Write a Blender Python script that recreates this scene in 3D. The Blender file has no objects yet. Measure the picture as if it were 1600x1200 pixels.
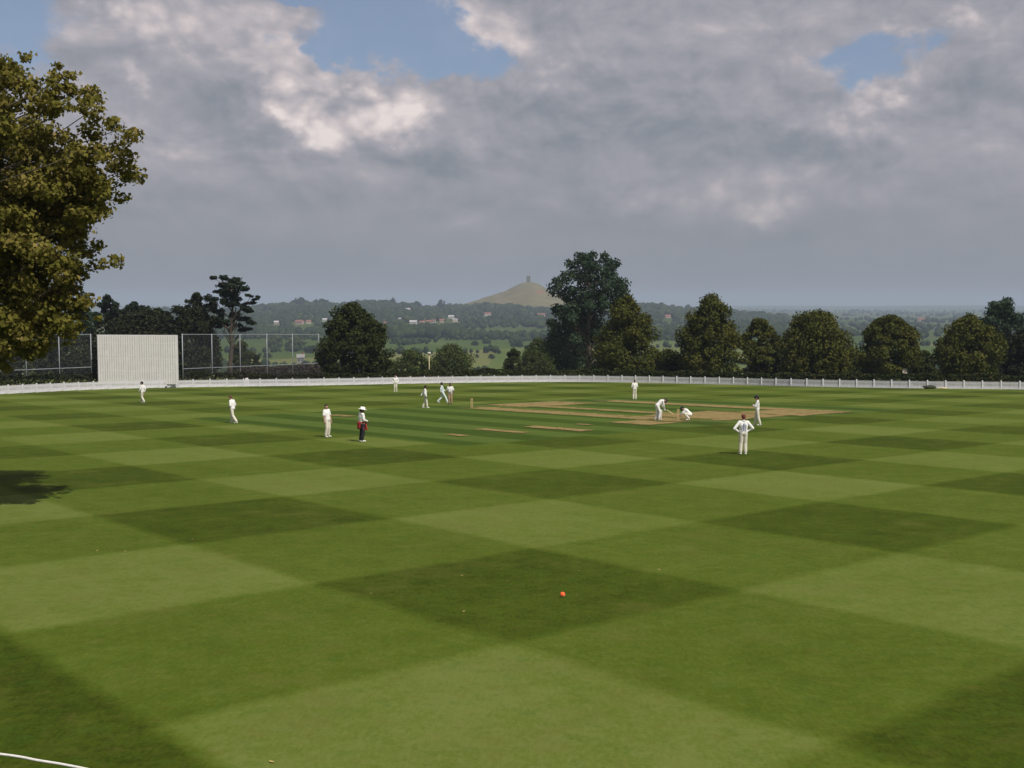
import bpy, bmesh, math, random
import numpy as np
from mathutils import Vector, Matrix, noise as mnoise

R = math.radians
scene = bpy.context.scene
col = scene.collection
rnd = random.Random(7)

# ------------------------------------------------------------------ camera geometry
F = 1750.0                       # focal length in photo pixels (photo 1600 x 1200)
PITCH = math.atan((600 - 477) / F)
CAMZ = 4.95
SLOPE = math.tan(PITCH - math.atan((600 - 538) / F))     # the ground falls gently away from the pavilion

def ray(px, py):
    u = (px - 800) / F; v = (600 - py) / F
    return Vector((u, math.cos(PITCH) + v * math.sin(PITCH), -math.sin(PITCH) + v * math.cos(PITCH)))
def plane_z(y): return -SLOPE * y
def gp(px, py):                  # point of the playing field seen at a photo pixel
    d = ray(px, py)
    t = -CAMZ / (d.z + SLOPE * d.y)
    return Vector((d.x * t, d.y * t, CAMZ + d.z * t))
def at(px, py, Y):               # point at depth Y seen at a photo pixel
    d = ray(px, py); t = Y / d.y
    return Vector((d.x * t, Y, CAMZ + d.z * t))

# ------------------------------------------------------------------ object helpers
def setp(o, label=None, cat=None, group=None, kind=None):
    if label: o['label'] = label
    if cat: o['category'] = cat
    if group: o['group'] = group
    if kind: o['kind'] = kind
    return o
def empty(name, loc, rz=0.0):
    o = bpy.data.objects.new(name, None); col.objects.link(o)
    o.location = loc; o.rotation_euler = (0, 0, rz); o.empty_display_size = 0.2
    return o
def link(name, me, mat=None, parent=None, loc=(0, 0, 0), rz=0.0):
    o = bpy.data.objects.new(name, me); col.objects.link(o)
    o.location = loc; o.rotation_euler = (0, 0, rz)
    if mat is not None:
        if len(me.materials) == 0: me.materials.append(mat)
    if parent is not None: o.parent = parent
    return o
def children(o): return [c for c in bpy.data.objects if c.parent is o]
def copy_tree(o, parent=None):
    c = o.copy(); col.objects.link(c); c.parent = parent
    for ch in children(o): copy_tree(ch, c)
    return c

class MB:
    def __init__(s): s.v = []; s.f = []
    def add(s, vs, fs):
        b = len(s.v); s.v += [tuple(p) for p in vs]; s.f += [tuple(i + b for i in q) for q in fs]
    def box(s, c, d, M=None):
        x, y, z = d[0] / 2, d[1] / 2, d[2] / 2
        vs = [Vector((sx * x, sy * y, sz * z)) for sz in (-1, 1) for sx, sy in ((-1, -1), (1, -1), (1, 1), (-1, 1))]
        if M is not None: vs = [M @ p for p in vs]
        vs = [p + Vector(c) for p in vs]
        s.add(vs, [(3, 2, 1, 0), (4, 5, 6, 7), (0, 1, 5, 4), (1, 2, 6, 5), (2, 3, 7, 6), (3, 0, 4, 7)])
    def prism(s, pts, y0, y1):           # outline in x,z pushed along y
        n = len(pts)
        vs = [(p[0], y0, p[1]) for p in pts] + [(p[0], y1, p[1]) for p in pts]
        s.add(vs, [tuple(range(n)), tuple(range(2 * n - 1, n - 1, -1))] + [(i, i + n, (i + 1) % n + n, (i + 1) % n) for i in range(n)])
    def tube(s, pts, rad, seg=8, cap=True):
        pts = [Vector(p) for p in pts]; n = len(pts)
        if not hasattr(rad, '__len__'): rad = [rad] * n
        rings = []; prev = None
        for i, p in enumerate(pts):
            d = (pts[min(i + 1, n - 1)] - pts[max(i - 1, 0)]).normalized()
            if prev is None:
                a = d.cross(Vector((0, 0, 1)))
                if a.length < .05: a = d.cross(Vector((1, 0, 0)))
            else: a = prev - d * prev.dot(d)
            a.normalize(); prev = a; b = d.cross(a)
            rings.append([p + (a * math.cos(t) + b * math.sin(t)) * rad[i] for t in [2 * math.pi * k / seg for k in range(seg)]])
        vs = [q for r in rings for q in r]; fs = []
        for i in range(n - 1):
            for k in range(seg):
                k2 = (k + 1) % seg
                fs.append((i * seg + k, i * seg + k2, (i + 1) * seg + k2, (i + 1) * seg + k))
        if cap:
            fs.append(tuple(range(seg - 1, -1, -1))); fs.append(tuple((n - 1) * seg + k for k in range(seg)))
        s.add(vs, fs)
    def lathe(s, prof, seg=20, M=None):
        vs = []; fs = []; n = len(prof)
        for r, z in prof:
            for k in range(seg):
                t = 2 * math.pi * k / seg
                p = Vector((r * math.cos(t), r * math.sin(t), z)); vs.append(M @ p if M is not None else p)
        for i in range(n - 1):
            for k in range(seg):
                k2 = (k + 1) % seg
                fs.append((i * seg + k, i * seg + k2, (i + 1) * seg + k2, (i + 1) * seg + k))
        fs.append(tuple(range(seg - 1, -1, -1))); fs.append(tuple((n - 1) * seg + k for k in range(seg)))
        s.add(vs, fs)
    def capsule(s, p0, r0, p1, r1, seg=12):
        p0, p1 = Vector(p0), Vector(p1); d = p1 - p0
        L = d.length; d = d.normalized() if L > 1e-6 else Vector((0, 0, 1))
        pts = []; rad = []
        for k in range(5):
            t = math.pi / 2 * (k / 4); pts.append(p0 - d * r0 * math.cos(t)); rad.append(max(r0 * math.sin(t), r0 * .06))
        for k in range(5):
            t = math.pi / 2 * (k / 4); pts.append(p1 + d * r1 * math.sin(t)); rad.append(max(r1 * math.cos(t), r1 * .06))
        if L < 1e-6: del pts[5]; del rad[5]
        s.tube(pts, rad, seg)
    def mesh(s, name, smooth=False):
        me = bpy.data.meshes.new(name); me.from_pydata(s.v, [], s.f); me.update()
        if smooth: me.polygons.foreach_set('use_smooth', [True] * len(me.polygons))
        return me
    def build(s, name, mat, parent=None, loc=(0, 0, 0), rz=0.0, smooth=False):
        return link(name, s.mesh(name, smooth), mat, parent, loc, rz)

def np_mesh(name, V, Q, smooth=False):
    me = bpy.data.meshes.new(name); k = Q.shape[1]
    me.vertices.add(len(V)); me.vertices.foreach_set('co', np.ascontiguousarray(V, np.float32).ravel())
    me.loops.add(Q.size); me.loops.foreach_set('vertex_index', np.ascontiguousarray(Q, np.int32).ravel())
    me.polygons.add(len(Q)); me.polygons.foreach_set('loop_start', np.arange(0, Q.size, k, dtype=np.int32))
    me.update(calc_edges=True); me.validate()
    if smooth: me.polygons.foreach_set('use_smooth', np.ones(len(Q), bool))
    return me

# ------------------------------------------------------------------ shader helpers
class G:
    """tiny expression layer over a node tree"""
    def __init__(s, tree): s.t = tree; s.n = tree.nodes; s.l = tree.links
    def node(s, typ, **kw):
        n = s.n.new(typ)
        for k, v in kw.items(): setattr(n, k, v)
        return n
    def put(s, sock, val):
        if isinstance(val, E): val = val.s
        if hasattr(val, 'is_output'): s.l.new(val, sock)
        else: sock.default_value = val
    def m(s, op, *a, clamp=False):
        n = s.node('ShaderNodeMath', operation=op); n.use_clamp = clamp
        for i, x in enumerate(a): s.put(n.inputs[i], x)
        return E(s, n.outputs[0])
    def noise(s, vec, scale, detail=4, rough=.55, lac=2.0, dist=0.0, dims='3D'):
        n = s.node('ShaderNodeTexNoise', noise_dimensions=dims); s.put(n.inputs['Vector'], vec)
        n.inputs['Scale'].default_value = scale; n.inputs['Detail'].default_value = detail
        n.inputs['Roughness'].default_value = rough; n.inputs['Lacunarity'].default_value = lac; n.inputs['Distortion'].default_value = dist
        return E(s, n.outputs[0])
    def comb(s, x, y, z):
        n = s.node('ShaderNodeCombineXYZ')
        for i, q in enumerate((x, y, z)): s.put(n.inputs[i], q)
        return n.outputs[0]
    def sep(s, v):
        n = s.node('ShaderNodeSeparateXYZ'); s.put(n.inputs[0], v)
        return [E(s, o) for o in n.outputs]
    def mix(s, f, a, b):
        n = s.node('ShaderNodeMix', data_type='RGBA')
        s.put(n.inputs[0], f); s.put(n.inputs[6], c4(a)); s.put(n.inputs[7], c4(b))
        return n.outputs[2]
    def ss(s, x, a, b):           # smoothstep
        n = s.node('ShaderNodeMapRange', interpolation_type='SMOOTHSTEP')
        s.put(n.inputs[0], x); n.inputs[1].default_value = a; n.inputs[2].default_value = b
        return E(s, n.outputs[0])
    def ramp(s, x, stops):
        n = s.node('ShaderNodeValToRGB'); e = n.color_ramp.elements
        while len(e) < len(stops): e.new(.5)
        for q, (p, c) in zip(e, stops): q.position = p; q.color = c4(c)
        s.put(n.inputs[0], x); return n.outputs[0]
def c4(c):
    return (*c, 1.0) if isinstance(c, tuple) and len(c) == 3 else c
class E:
    def __init__(s, g, sock): s.g = g; s.s = sock
    def __add__(s, o): return s.g.m('ADD', s, o)
    __radd__ = __add__
    def __sub__(s, o): return s.g.m('SUBTRACT', s, o)
    def __rsub__(s, o): return s.g.m('SUBTRACT', o, s)
    def __mul__(s, o): return s.g.m('MULTIPLY', s, o)
    __rmul__ = __mul__
    def __truediv__(s, o): return s.g.m('DIVIDE', s, o)

def new_mat(name):
    m = bpy.data.materials.new(name); m.use_nodes = True
    m.node_tree.nodes.clear()
    g = G(m.node_tree); out = g.node('ShaderNodeOutputMaterial')
    return m, g, out
def plain(name, c, rough=.8, var=.12, scale=6.0, bump=0.0, c2=None, coord='Object', metal=0.0):
    """solid paint, cloth, wood: a base colour with procedural wear"""
    m, g, out = new_mat(name)
    tc = g.node('ShaderNodeTexCoord'); p = g.node('ShaderNodeBsdfPrincipled')
    n = g.noise(tc.outputs[coord], scale, 5, .6)
    lo = tuple(x * (1 - var) for x in c); hi = tuple(min(1, x * (1 + var)) for x in c)
    colr = g.ramp(n, [(.3, lo), (.7, c2 or hi)])
    g.put(p.inputs['Base Color'], colr); p.inputs['Roughness'].default_value = rough; p.inputs['Metallic'].default_value = metal
    if 'Specular IOR Level' in p.inputs: p.inputs['Specular IOR Level'].default_value = .3
    if bump:
        b = g.node('ShaderNodeBump'); b.inputs['Strength'].default_value = bump; b.inputs['Distance'].default_value = .02
        g.put(b.inputs['Height'], g.noise(tc.outputs[coord], scale * 4, 3)); g.put(p.inputs['Normal'], b.outputs[0])
    g.l.new(p.outputs[0], out.inputs[0])
    return m
def leaf_mat(name, stops, trans=.25):
    """leaf colour varies from leaf to leaf and twig to twig"""
    m, g, out = new_mat(name)
    a = g.node('ShaderNodeAttribute', attribute_name='tint')
    c = g.ramp(a.outputs['Fac'], stops)
    d = g.node('ShaderNodeBsdfDiffuse'); t = g.node('ShaderNodeBsdfTranslucent'); mx = g.node('ShaderNodeMixShader')
    g.put(d.inputs[0], c); g.put(t.inputs[0], c); mx.inputs[0].default_value = trans
    g.l.new(d.outputs[0], mx.inputs[1]); g.l.new(t.outputs[0], mx.inputs[2]); g.l.new(mx.outputs[0], out.inputs[0])
    return m

# ------------------------------------------------------------------ camera, sun, sky
cam = bpy.data.cameras.new('camera'); camo = bpy.data.objects.new('camera', cam); col.objects.link(camo)
camo.location = (0, 0, CAMZ); camo.rotation_euler = (math.pi / 2 - PITCH, 0, 0)
cam.sensor_width = 36; cam.lens = F / 1600 * 36; cam.clip_start = .1; cam.clip_end = 40000
scene.camera = camo

SUNDIR = Vector((-.45, .54, -1.0)).normalized()          # way the light travels
sun = bpy.data.lights.new('sun', 'SUN'); sun.energy = 4.4; sun.angle = R(.5); sun.color = (1.0, .95, .86)
suno = bpy.data.objects.new('sun', sun); col.objects.link(suno); suno.location = (60, -80, 200)
suno.rotation_euler = SUNDIR.to_track_quat('-Z', 'Y').to_euler()

def azel(px, py):
    d = ray(px, py).normalized(); return math.atan2(d.x, d.y), math.asin(d.z)

w = bpy.data.worlds.new('World'); scene.world = w; w.use_nodes = True
w.node_tree.nodes.clear(); g = G(w.node_tree)
wout = g.node('ShaderNodeOutputWorld'); bg = g.node('ShaderNodeBackground')
SKYK = .1
bg.inputs['Strength'].default_value = SKYK
sky = g.node('ShaderNodeTexSky', sky_type='NISHITA'); sky.sun_disc = False
sky.sun_elevation = math.asin(-SUNDIR.z); sky.sun_rotation = math.atan2(-SUNDIR.x, -SUNDIR.y)
sky.altitude = 60; sky.air_density = 1.0; sky.dust_density = 1.2; sky.ozone_density = 1.2
tc = g.node('ShaderNodeTexCoord')
dx, dy, dz = g.sep(tc.outputs['Generated'])
az = g.m('ARCTAN2', dx, dy); el = g.m('ARCSINE', dz)
q = g.comb(az + el * .15, el * 1.55, 0.0)
wn1 = g.noise(g.comb(az + 3.1, el * 1.4, 0.), 8, 5, .6, dims='2D'); wn2 = g.noise(g.comb(az + 7.7, el * 1.4, 0.), 8, 5, .6, dims='2D')
azw = az + (wn1 - .5) * .16; elw = el + (wn2 - .5) * .085
def blob(px, py, rx, ry, A=az, L=el):
    a, e = azel(px, py)
    u = (A - a) * (1.0 / (rx / F)); v = (L - e) * (1.0 / (ry / F))
    return g.m('EXPONENT', (u * u + v * v) * -1.0)
big = g.noise(q, 5.5, 7, .47, dist=.15, dims='2D')
fine = g.noise(q, 22, 7, .6, dist=.4, dims='2D')
# relief: cloud thickness here against a little higher and toward the sun
q2 = g.comb(az + .004 + (el + .009) * .15, (el + .009) * 1.55, 0.0)
relief = g.noise(q, 13, 7, .55, dist=.3, dims='2D') - g.noise(q2, 13, 7, .55, dist=.3, dims='2D')
holes = None
for a in [(610, 35, 125, 55, 1.2), (700, 95, 85, 32, .95), (520, 85, 60, 26, .6), (1345, 95, 80, 42, .9), (20, 40, 120, 80, .8), (450, 0, 40, 12, .7)]:
    b = blob(*a[:4], azw, elw) * a[4]; holes = b if holes is None else holes + b
up = g.ss(el, .30, .55)
holes = holes + (big - .42) * up * 1.5
hole = g.ss(holes + (fine - .5) * .60 + (g.noise(q, 12, 8, .6, dims='2D') - .5) * .75, .32, .72)
# rounded heads of cumulus: cells of several sizes, ruffled by noise
qa = g.comb(az + (wn2 - .5) * .03, el * 1.35 + (wn1 - .5) * .03, 0.0)
def cells(sc_):
    n = g.node('ShaderNodeTexVoronoi', feature='SMOOTH_F1', voronoi_dimensions='2D'); g.put(n.inputs['Vector'], qa); n.inputs['Scale'].default_value = sc_; n.inputs['Smoothness'].default_value = .35
    return 1.0 - E(g, n.outputs['Distance']) * 1.35
puff = cells(17) * .5 + cells(38) * .32 + cells(85) * .18
lum = (big - .5) * .25 + (fine - .5) * .10 + (g.noise(g.comb(az + 5., el * 4.5, 0.), 7, 5, .55, dims='2D') - .5) * .17 + (puff - .55) * .16 + .505
for px, py, rx, ry, a in [
    (440, 165, 40, 38, .42), (530, 170, 70, 36, .45), (610, 160, 60, 36, .52), (660, 190, 50, 30, .34), (740, 138, 45, 18, .32), (480, 200, 60, 24, .22),
    (230, 15, 60, 28, .38), (310, 40, 120, 50, .18), (460, 70, 50, 40, .26), (500, 90, 30, 18, .2), (215, 120, 28, 18, .28),
    (750, 30, 50, 45, .34), (830, 80, 45, 60, .22), (960, 100, 30, 35, .12), (1425, 42, 35, 18, .46), (1330, 165, 40, 35, .34), (1360, 145, 36, 18, .2),
    (1290, 205, 40, 20, .2), (1370, 210, 18, 14, .2), (1130, 310, 110, 32, .24), (1185, 325, 35, 12, .24), (1040, 325, 30, 14, .16), (1245, 260, 34, 14, .14), (1370, 310, 30, 20, .18), (250, 250, 60, 20, .2), (700, 345, 60, 12, .10), (860, 325, 60, 14, .10), (330, 335, 70, 18, .08),
    (640, 350, 160, 25, .06)]:
    lum = lum + blob(px, py, rx, ry, azw, elw) * (puff * 1.25 + .12) * (a * 1.08)
for px, py, rx, ry, a in [
    (330, 190, 110, 50, -.15), (1080, 180, 170, 60, -.10), (1520, 170, 130, 45, -.22), (900, 190, 90, 60, -.08), (540, 130, 40, 10, -.12),
    (1300, 250, 80, 20, -.16), (560, 235, 150, 14, -.10), (640, 300, 250, 22, -.09), (1000, 300, 70, 25, -.1), (760, 230, 80, 25, -.12), (1150, 355, 160, 12, -.08)]:
    lum = lum + blob(px, py, rx, ry, azw, elw) * a
lum = lum + relief * .62 * g.ss(el, .03, .14)
air = g.ss(el, .16, -.005)                 # towards the horizon the clouds melt into grey
lum = lum * (1 - air * .55) + air * .14
ccol = g.ramp(lum, [(.0, (.165, .185, .225)), (.30, (.252, .272, .312)), (.55, (.385, .372, .412)), (.8, (.62, .555, .56)), (1.0, (.82, .74, .71))])
ccol = g.mix(air * .55, ccol, (.235, .25, .27))
vm = g.node('ShaderNodeVectorMath', operation='SCALE'); g.put(vm.inputs[0], ccol); vm.inputs['Scale'].default_value = 1.0 / SKYK
sk = g.node('ShaderNodeVectorMath', operation='SCALE'); g.put(sk.inputs[0], sky.outputs[0]); sk.inputs['Scale'].default_value = 1.0
g.put(bg.inputs['Color'], g.mix(hole * .92, vm.outputs[0], g.mix(.34, sk.outputs[0], (2.5, 2.9, 4.4))))
g.l.new(bg.outputs[0], wout.inputs[0])

vs_ = scene.view_settings; scene.display_settings.display_device = 'sRGB'
vs_.view_transform = 'Standard'; vs_.look = 'None'; vs_.exposure = 0.0; vs_.gamma = 1.0; vs_.use_curve_mapping = False
scene.render.engine = 'CYCLES'
cy = scene.cycles
cy.volume_bounces = 0; cy.max_bounces = 5; cy.diffuse_bounces = 2; cy.transparent_max_bounces = 12; cy.use_denoising = True
try: cy.denoiser = 'OPENIMAGEDENOISE'
except Exception: pass

# ------------------------------------------------------------------ materials
MAT = {}
MAT['white_paint'] = plain('white_paint', (.64, .63, .665), .6, .12, 3)
MAT['screen_paint'] = plain('screen_paint', (.74, .715, .70), .6, .07, 1.2)
MAT['grey_metal'] = plain('grey_metal', (.30, .32, .35), .5, .15, 5)
MAT['bark'] = plain('bark', (.07, .055, .042), .95, .4, 4, .6)
MAT['white_cloth'] = plain('white_cloth', (.80, .79, .77), .9, .06, 8, .3)
MAT['cream_cloth'] = plain('cream_cloth', (.66, .62, .52), .9, .08, 8, .3)
MAT['pale_blue_cloth'] = plain('pale_blue_cloth', (.62, .70, .72), .9, .06, 8, .3)
MAT['pad'] = plain('pad', (.62, .61, .58), .8, .1, 12)
MAT['beige_cloth'] = plain('beige_cloth', (.36, .25, .17), .9, .1, 8, .3)
MAT['black_cloth'] = plain('black_cloth', (.022, .022, .028), .85, .2, 8, .3)
MAT['red_wool'] = plain('red_wool', (.30, .025, .025), .95, .25, 14, .5)
MAT['blue_print'] = plain('blue_print', (.10, .14, .30), .8, .15, 20)
MAT['skin'] = plain('skin', (.46, .26, .19), .6, .08, 9)
MAT['dark_skin'] = plain('dark_skin', (.13, .07, .045), .6, .08, 9)
MAT['dark_hair'] = plain('dark_hair', (.02, .014, .010), .7, .3, 30)
MAT['brown_hair'] = plain('brown_hair', (.09, .045, .025), .7, .3, 30)
MAT['auburn_hair'] = plain('auburn_hair', (.13, .03, .018), .7, .3, 30)
MAT['navy'] = plain('navy', (.015, .018, .04), .8, .2, 12)
MAT['eye'] = plain('eye', (.03, .02, .018), .3, .1, 20)
MAT['shoe_white'] = plain('shoe_white', (.70, .68, .64), .6, .1, 12)
MAT['glove_brown'] = plain('glove_brown', (.34, .17, .10), .7, .2, 14)
MAT['wood_pale'] = plain('wood_pale', (.55, .40, .20), .6, .18, 9)
MAT['bat_wood'] = plain('bat_wood', (.70, .56, .33), .5, .12, 9)
MAT['rubber'] = plain('rubber', (.03, .03, .03), .8, .2, 12)
MAT['orange'] = plain('orange', (.90, .13, .03), .45, .05, 9)
MAT['rope'] = plain('rope', (.72, .70, .66), .85, .12, 20, .5)
MAT['dry_leaf'] = plain('dry_leaf', (.36, .27, .10), .8, .3, 12)
MAT['wall_white'] = plain('wall_white', (.50, .48, .46), .85, .1, .2)
MAT['wall_pink'] = plain('wall_pink', (.40, .28, .24), .85, .1, .2)
MAT['wall_stone'] = plain('wall_stone', (.42, .38, .32), .9, .15, .3)
MAT['roof_red'] = plain('roof_red', (.22, .095, .075), .85, .2, .4)
MAT['roof_grey'] = plain('roof_grey', (.25, .24, .24), .85, .2, .4)
MAT['roof_pale'] = plain('roof_pale', (.42, .41, .42), .7, .1, .4)
MAT['dark_glass_and_shade'] = plain('dark_glass_and_shade', (.04, .05, .06), .25, .1, .5)  # house panes, and the painted shade in the tower openings
MAT['tower_stone'] = plain('tower_stone', (.15, .13, .10), .95, .2, .35)
MAT['dark_canvas'] = plain('dark_canvas', (.035, .04, .022), .9, .3, 6, .4)
MAT['tan_canvas'] = plain('tan_canvas', (.50, .42, .26), .9, .2, 6, .4)

LEAF = {}
LEAF['front'] = leaf_mat('front_leaf', [(0, (.078, .084, .018)), (.4, (.150, .142, .028)), (.66, (.22, .185, .048)), (.85, (.32, .235, .09)), (1, (.48, .33, .18))], .36)
LEAF['lime'] = leaf_mat('lime_leaf', [(0, (.038, .050, .012)), (.5, (.076, .084, .019)), (.85, (.120, .108, .026)), (1, (.16, .12, .036))], .22)
LEAF['yew'] = leaf_mat('yew_leaf', [(0, (.026, .036, .012)), (.6, (.044, .056, .017)), (1, (.075, .066, .024))], .12)
LEAF['blue'] = leaf_mat('tall_leaf', [(0, (.026, .044, .028)), (.6, (.044, .068, .038)), (1, (.066, .090, .046))], .15)
LEAF['pine'] = leaf_mat('pine_needle', [(0, (.014, .022, .015)), (.6, (.026, .038, .022)), (1, (.045, .055, .028))], .05)
LEAF['dark'] = leaf_mat('dark_leaf', [(0, (.014, .018, .010)), (.7, (.030, .034, .016)), (1, (.055, .045, .024))], .05)
LEAF['willow'] = leaf_mat('willow_leaf', [(0, (.038, .055, .018)), (.6, (.070, .092, .030)), (1, (.12, .13, .045))], .2)
LEAF['hedge'] = leaf_mat('hedge_leaf', [(0, (.018, .026, .010)), (.7, (.034, .044, .015)), (1, (.075, .055, .03))], .05)
LEAF['brown'] = leaf_mat('brown_leaf', [(0, (.035, .028, .026)), (.6, (.065, .052, .046)), (1, (.11, .085, .065))], .05)
LEAF['far'] = leaf_mat('far_leaf', [(0, (.016, .026, .012)), (.6, (.030, .044, .018)), (1, (.060, .075, .026))], .05)

# ------------------------------------------------------------------ terrain
def sstep(a, b, x):
    t = np.clip((x - a) / (b - a), 0, 1); return t * t * (3 - 2 * t)
RX = np.array([-3000, 0, 300, 390, 430, 480, 540, 600, 700, 760, 870, 985, 1030, 1080, 1140, 1300, 1500, 1700, 4000], float)
RY = np.array([500, 498, 494, 492, 486, 480, 484, 482, 486, 488, 487, 484, 484, 490, 496, 503, 503, 503, 505], float)
RXW = (RX - 800) / F * 3000; RZ = CAMZ + (477 - RY) / F * 3000
def wav(x, y):                    # smooth pseudo-random undulation
    return (np.sin(x * .0041 + 1.3) * np.cos(y * .0033 - .4) + .5 * np.sin(x * .0103 - y * .0071 + 2.) + .25 * np.sin(x * .023 + y * .019))
def terrain(x, y):
    x = np.asarray(x, float); y = np.asarray(y, float)
    r = np.hypot(x, y)
    near = -SLOPE * np.clip(y, -120, 260) - .03
    lev = -40 + wav(x, y) * .7
    ridge = np.interp(x * 3000 / np.maximum(y, 1500), RXW, RZ)
    up = sstep(1500, 3000, y) * (1 - sstep(3200, 5200, y)) * (y > 0)
    lev = lev + (ridge - lev) * (up ** 1.15)
    far = np.exp(-((r - 12500) / 2200.) ** 2) * (38 + 5 * wav(x * .35, y * .2)) * (y > -5000)
    lev = lev + far + np.exp(-((r - 7000) / 700.) ** 2) * (9 + 4 * wav(x * .8, y * .5))
    k = sstep(168, 440, r)
    return near * (1 - k) + lev * k
def tz(x, y): return float(terrain(x, y))
def hit(px, py, y0=300., y1=9000.):        # where a pixel's ray meets the far land
    d = ray(px, py); Y = y0
    while Y < y1:
        t = Y / d.y
        if CAMZ + d.z * t < tz(d.x * t, Y): break
        Y *= 1.004
    return Vector((d.x * Y / d.y, Y, tz(d.x * Y / d.y, Y)))

ang = np.concatenate([np.arange(-180, -45, 5), np.arange(-45, 45.01, .15), np.arange(50, 180, 5)]) * math.pi / 180
rad = np.concatenate([[2.], 2 * 1.036 ** np.arange(1, 257)]); rad = rad[rad < 16600]
AA, RR = np.meshgrid(ang, rad)
GX = RR * np.sin(AA); GY = RR * np.cos(AA); GZ = terrain(GX, GY)
na, nr = len(ang), len(rad)
V = np.stack([GX.ravel(), GY.ravel(), GZ.ravel()], 1)
V = np.concatenate([V, [[0, 0, -.03]]])
I, J = np.meshgrid(np.arange(nr - 1), np.arange(na), indexing='ij'); J2 = (J + 1) % na
Q = np.stack([I * na + J, (I + 1) * na + J, (I + 1) * na + J2, I * na + J2], -1).reshape(-1, 4)
me = np_mesh('land', V, Q[:, ::-1].copy(), True)
bm = bmesh.new(); bm.from_mesh(me); bm.verts.ensure_lookup_table()
for j in range(na): bm.faces.new((bm.verts[len(V) - 1], bm.verts[(j + 1) % na], bm.verts[j]))
bm.to_mesh(me); bm.free()
m, g, out = new_mat('farmland')
geo = g.node('ShaderNodeNewGeometry'); x, y, z = g.sep(geo.outputs['Position'])
vor = g.node('ShaderNodeTexVoronoi'); g.put(vor.inputs['Vector'], g.comb(x * .0042, y * .0026, 0.)); vor.inputs['Scale'].default_value = 1.0; vor.inputs['Randomness'].default_value = .9
fr, fg_, fb = g.sep(vor.outputs['Color'])
n1 = g.noise(geo.outputs['Position'], .012, 6, .6); n2 = g.noise(geo.outputs['Position'], .25, 4, .6)
base = g.ramp(fr + (n1 - .5) * .35, [(.0, (.050, .078, .020)), (.3, (.070, .105, .026)), (.55, (.095, .125, .034)), (.8, (.12, .135, .045)), (1., (.17, .155, .065))])
base = g.mix(g.ss(n2, .4, .75) * .5, base, (.045, .060, .018))
base = g.mix(g.ss(y, 1100., 650.) * .5, base, (.125, .150, .050))
base = g.mix(g.ss(y, 1150., 1650.) * .6, base, g.mix(g.ss(n1, .35, .6), (.022, .036, .014), (.045, .066, .022)))     # rough grazing and scrub on the far slope
p = g.node('ShaderNodeBsdfDiffuse'); g.put(p.inputs[0], base); g.l.new(p.outputs[0], out.inputs[0])
setp(link('land', me, m), kind='structure')

# the field: mown in two crossing sets of stripes
FENCE_PX = [(-230, 633), (-150, 625), (0, 616.5), (150, 609), (300, 605.3), (500, 602.5), (700, 598.8), (900, 597), (1100, 600.3), (1250, 604), (1400, 606.6), (1600, 608.8), (1750, 610.5), (1850, 612)]
ctrl = [gp(*q) for q in FENCE_PX]
def catmull(P, n=24):
    out = []
    for i in range(len(P) - 1):
        p0, p1, p2, p3 = P[max(i - 1, 0)], P[i], P[i + 1], P[min(i + 2, len(P) - 1)]
        for k in range(n):
            t = k / n
            out.append(.5 * ((2 * p1) + (p2 - p0) * t + (2 * p0 - 5 * p1 + 4 * p2 - p3) * t * t + (3 * p1 - p0 - 3 * p2 + p3) * t ** 3))
    return out + [P[-1]]
fence_curve = catmull(ctrl)
poly = [Vector((p.x, p.y + .5, plane_z(p.y + .5))) for p in fence_curve] + [Vector((x, y, plane_z(y))) for x, y in ((82, 60), (82, -12), (-82, -12), (-75, 60))]
bm = bmesh.new(); bm.faces.new([bm.verts.new(p) for p in reversed(poly)]); bmesh.ops.triangulate(bm, faces=bm.faces[:])
me = bpy.data.meshes.new('cricket_field'); bm.to_mesh(me); bm.free()
for pg in me.polygons:
    pass
m, g, out = new_mat('mown_grass')
geo = g.node('ShaderNodeNewGeometry'); pos = geo.outputs['Position']; x, y, z = g.sep(pos)
wob = (g.noise(pos, .35, 3) - .5) * .30 + (g.noise(pos, 5., 3) - .5) * .16
u = x * .657 + y * -.754 + wob; v = x * .754 + y * .657 + wob
def stripes(c, off, per, sharp=11.):
    return g.m('MULTIPLY', g.m('SINE', (c - off) * (math.pi / per)), sharp, clamp=False)
def sat(e): return g.m('ADD', e * .5, .5, clamp=True)
su = sat(stripes(u, -13.72, 6.13)); sv = sat(stripes(v, 5.8, 6.13))
su = su * g.ss(v, 5.5, 6.1)          # the lap mown round the near edge is one dark band
pp = x * .689 + y * -.725 + wob * .5; qq = x * .725 + y * .689 + wob * .5
insq = g.ss(g.m('ABSOLUTE', pp + 55.), 14.5, 13.5) * g.ss(g.m('ABSOLUTE', qq - 58.), 23., 21.5)
sq = sat(stripes(qq, 37.5, 2.6, 4.))
s_all = (su + sv) * .5
s_all = s_all + (sq * .62 + .02 - s_all) * insq
lowf = g.noise(pos, .11, 5, .6); midf = g.noise(pos, 1.1, 5, .62); finef = g.noise(pos, 16., 4, .7)
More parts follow.
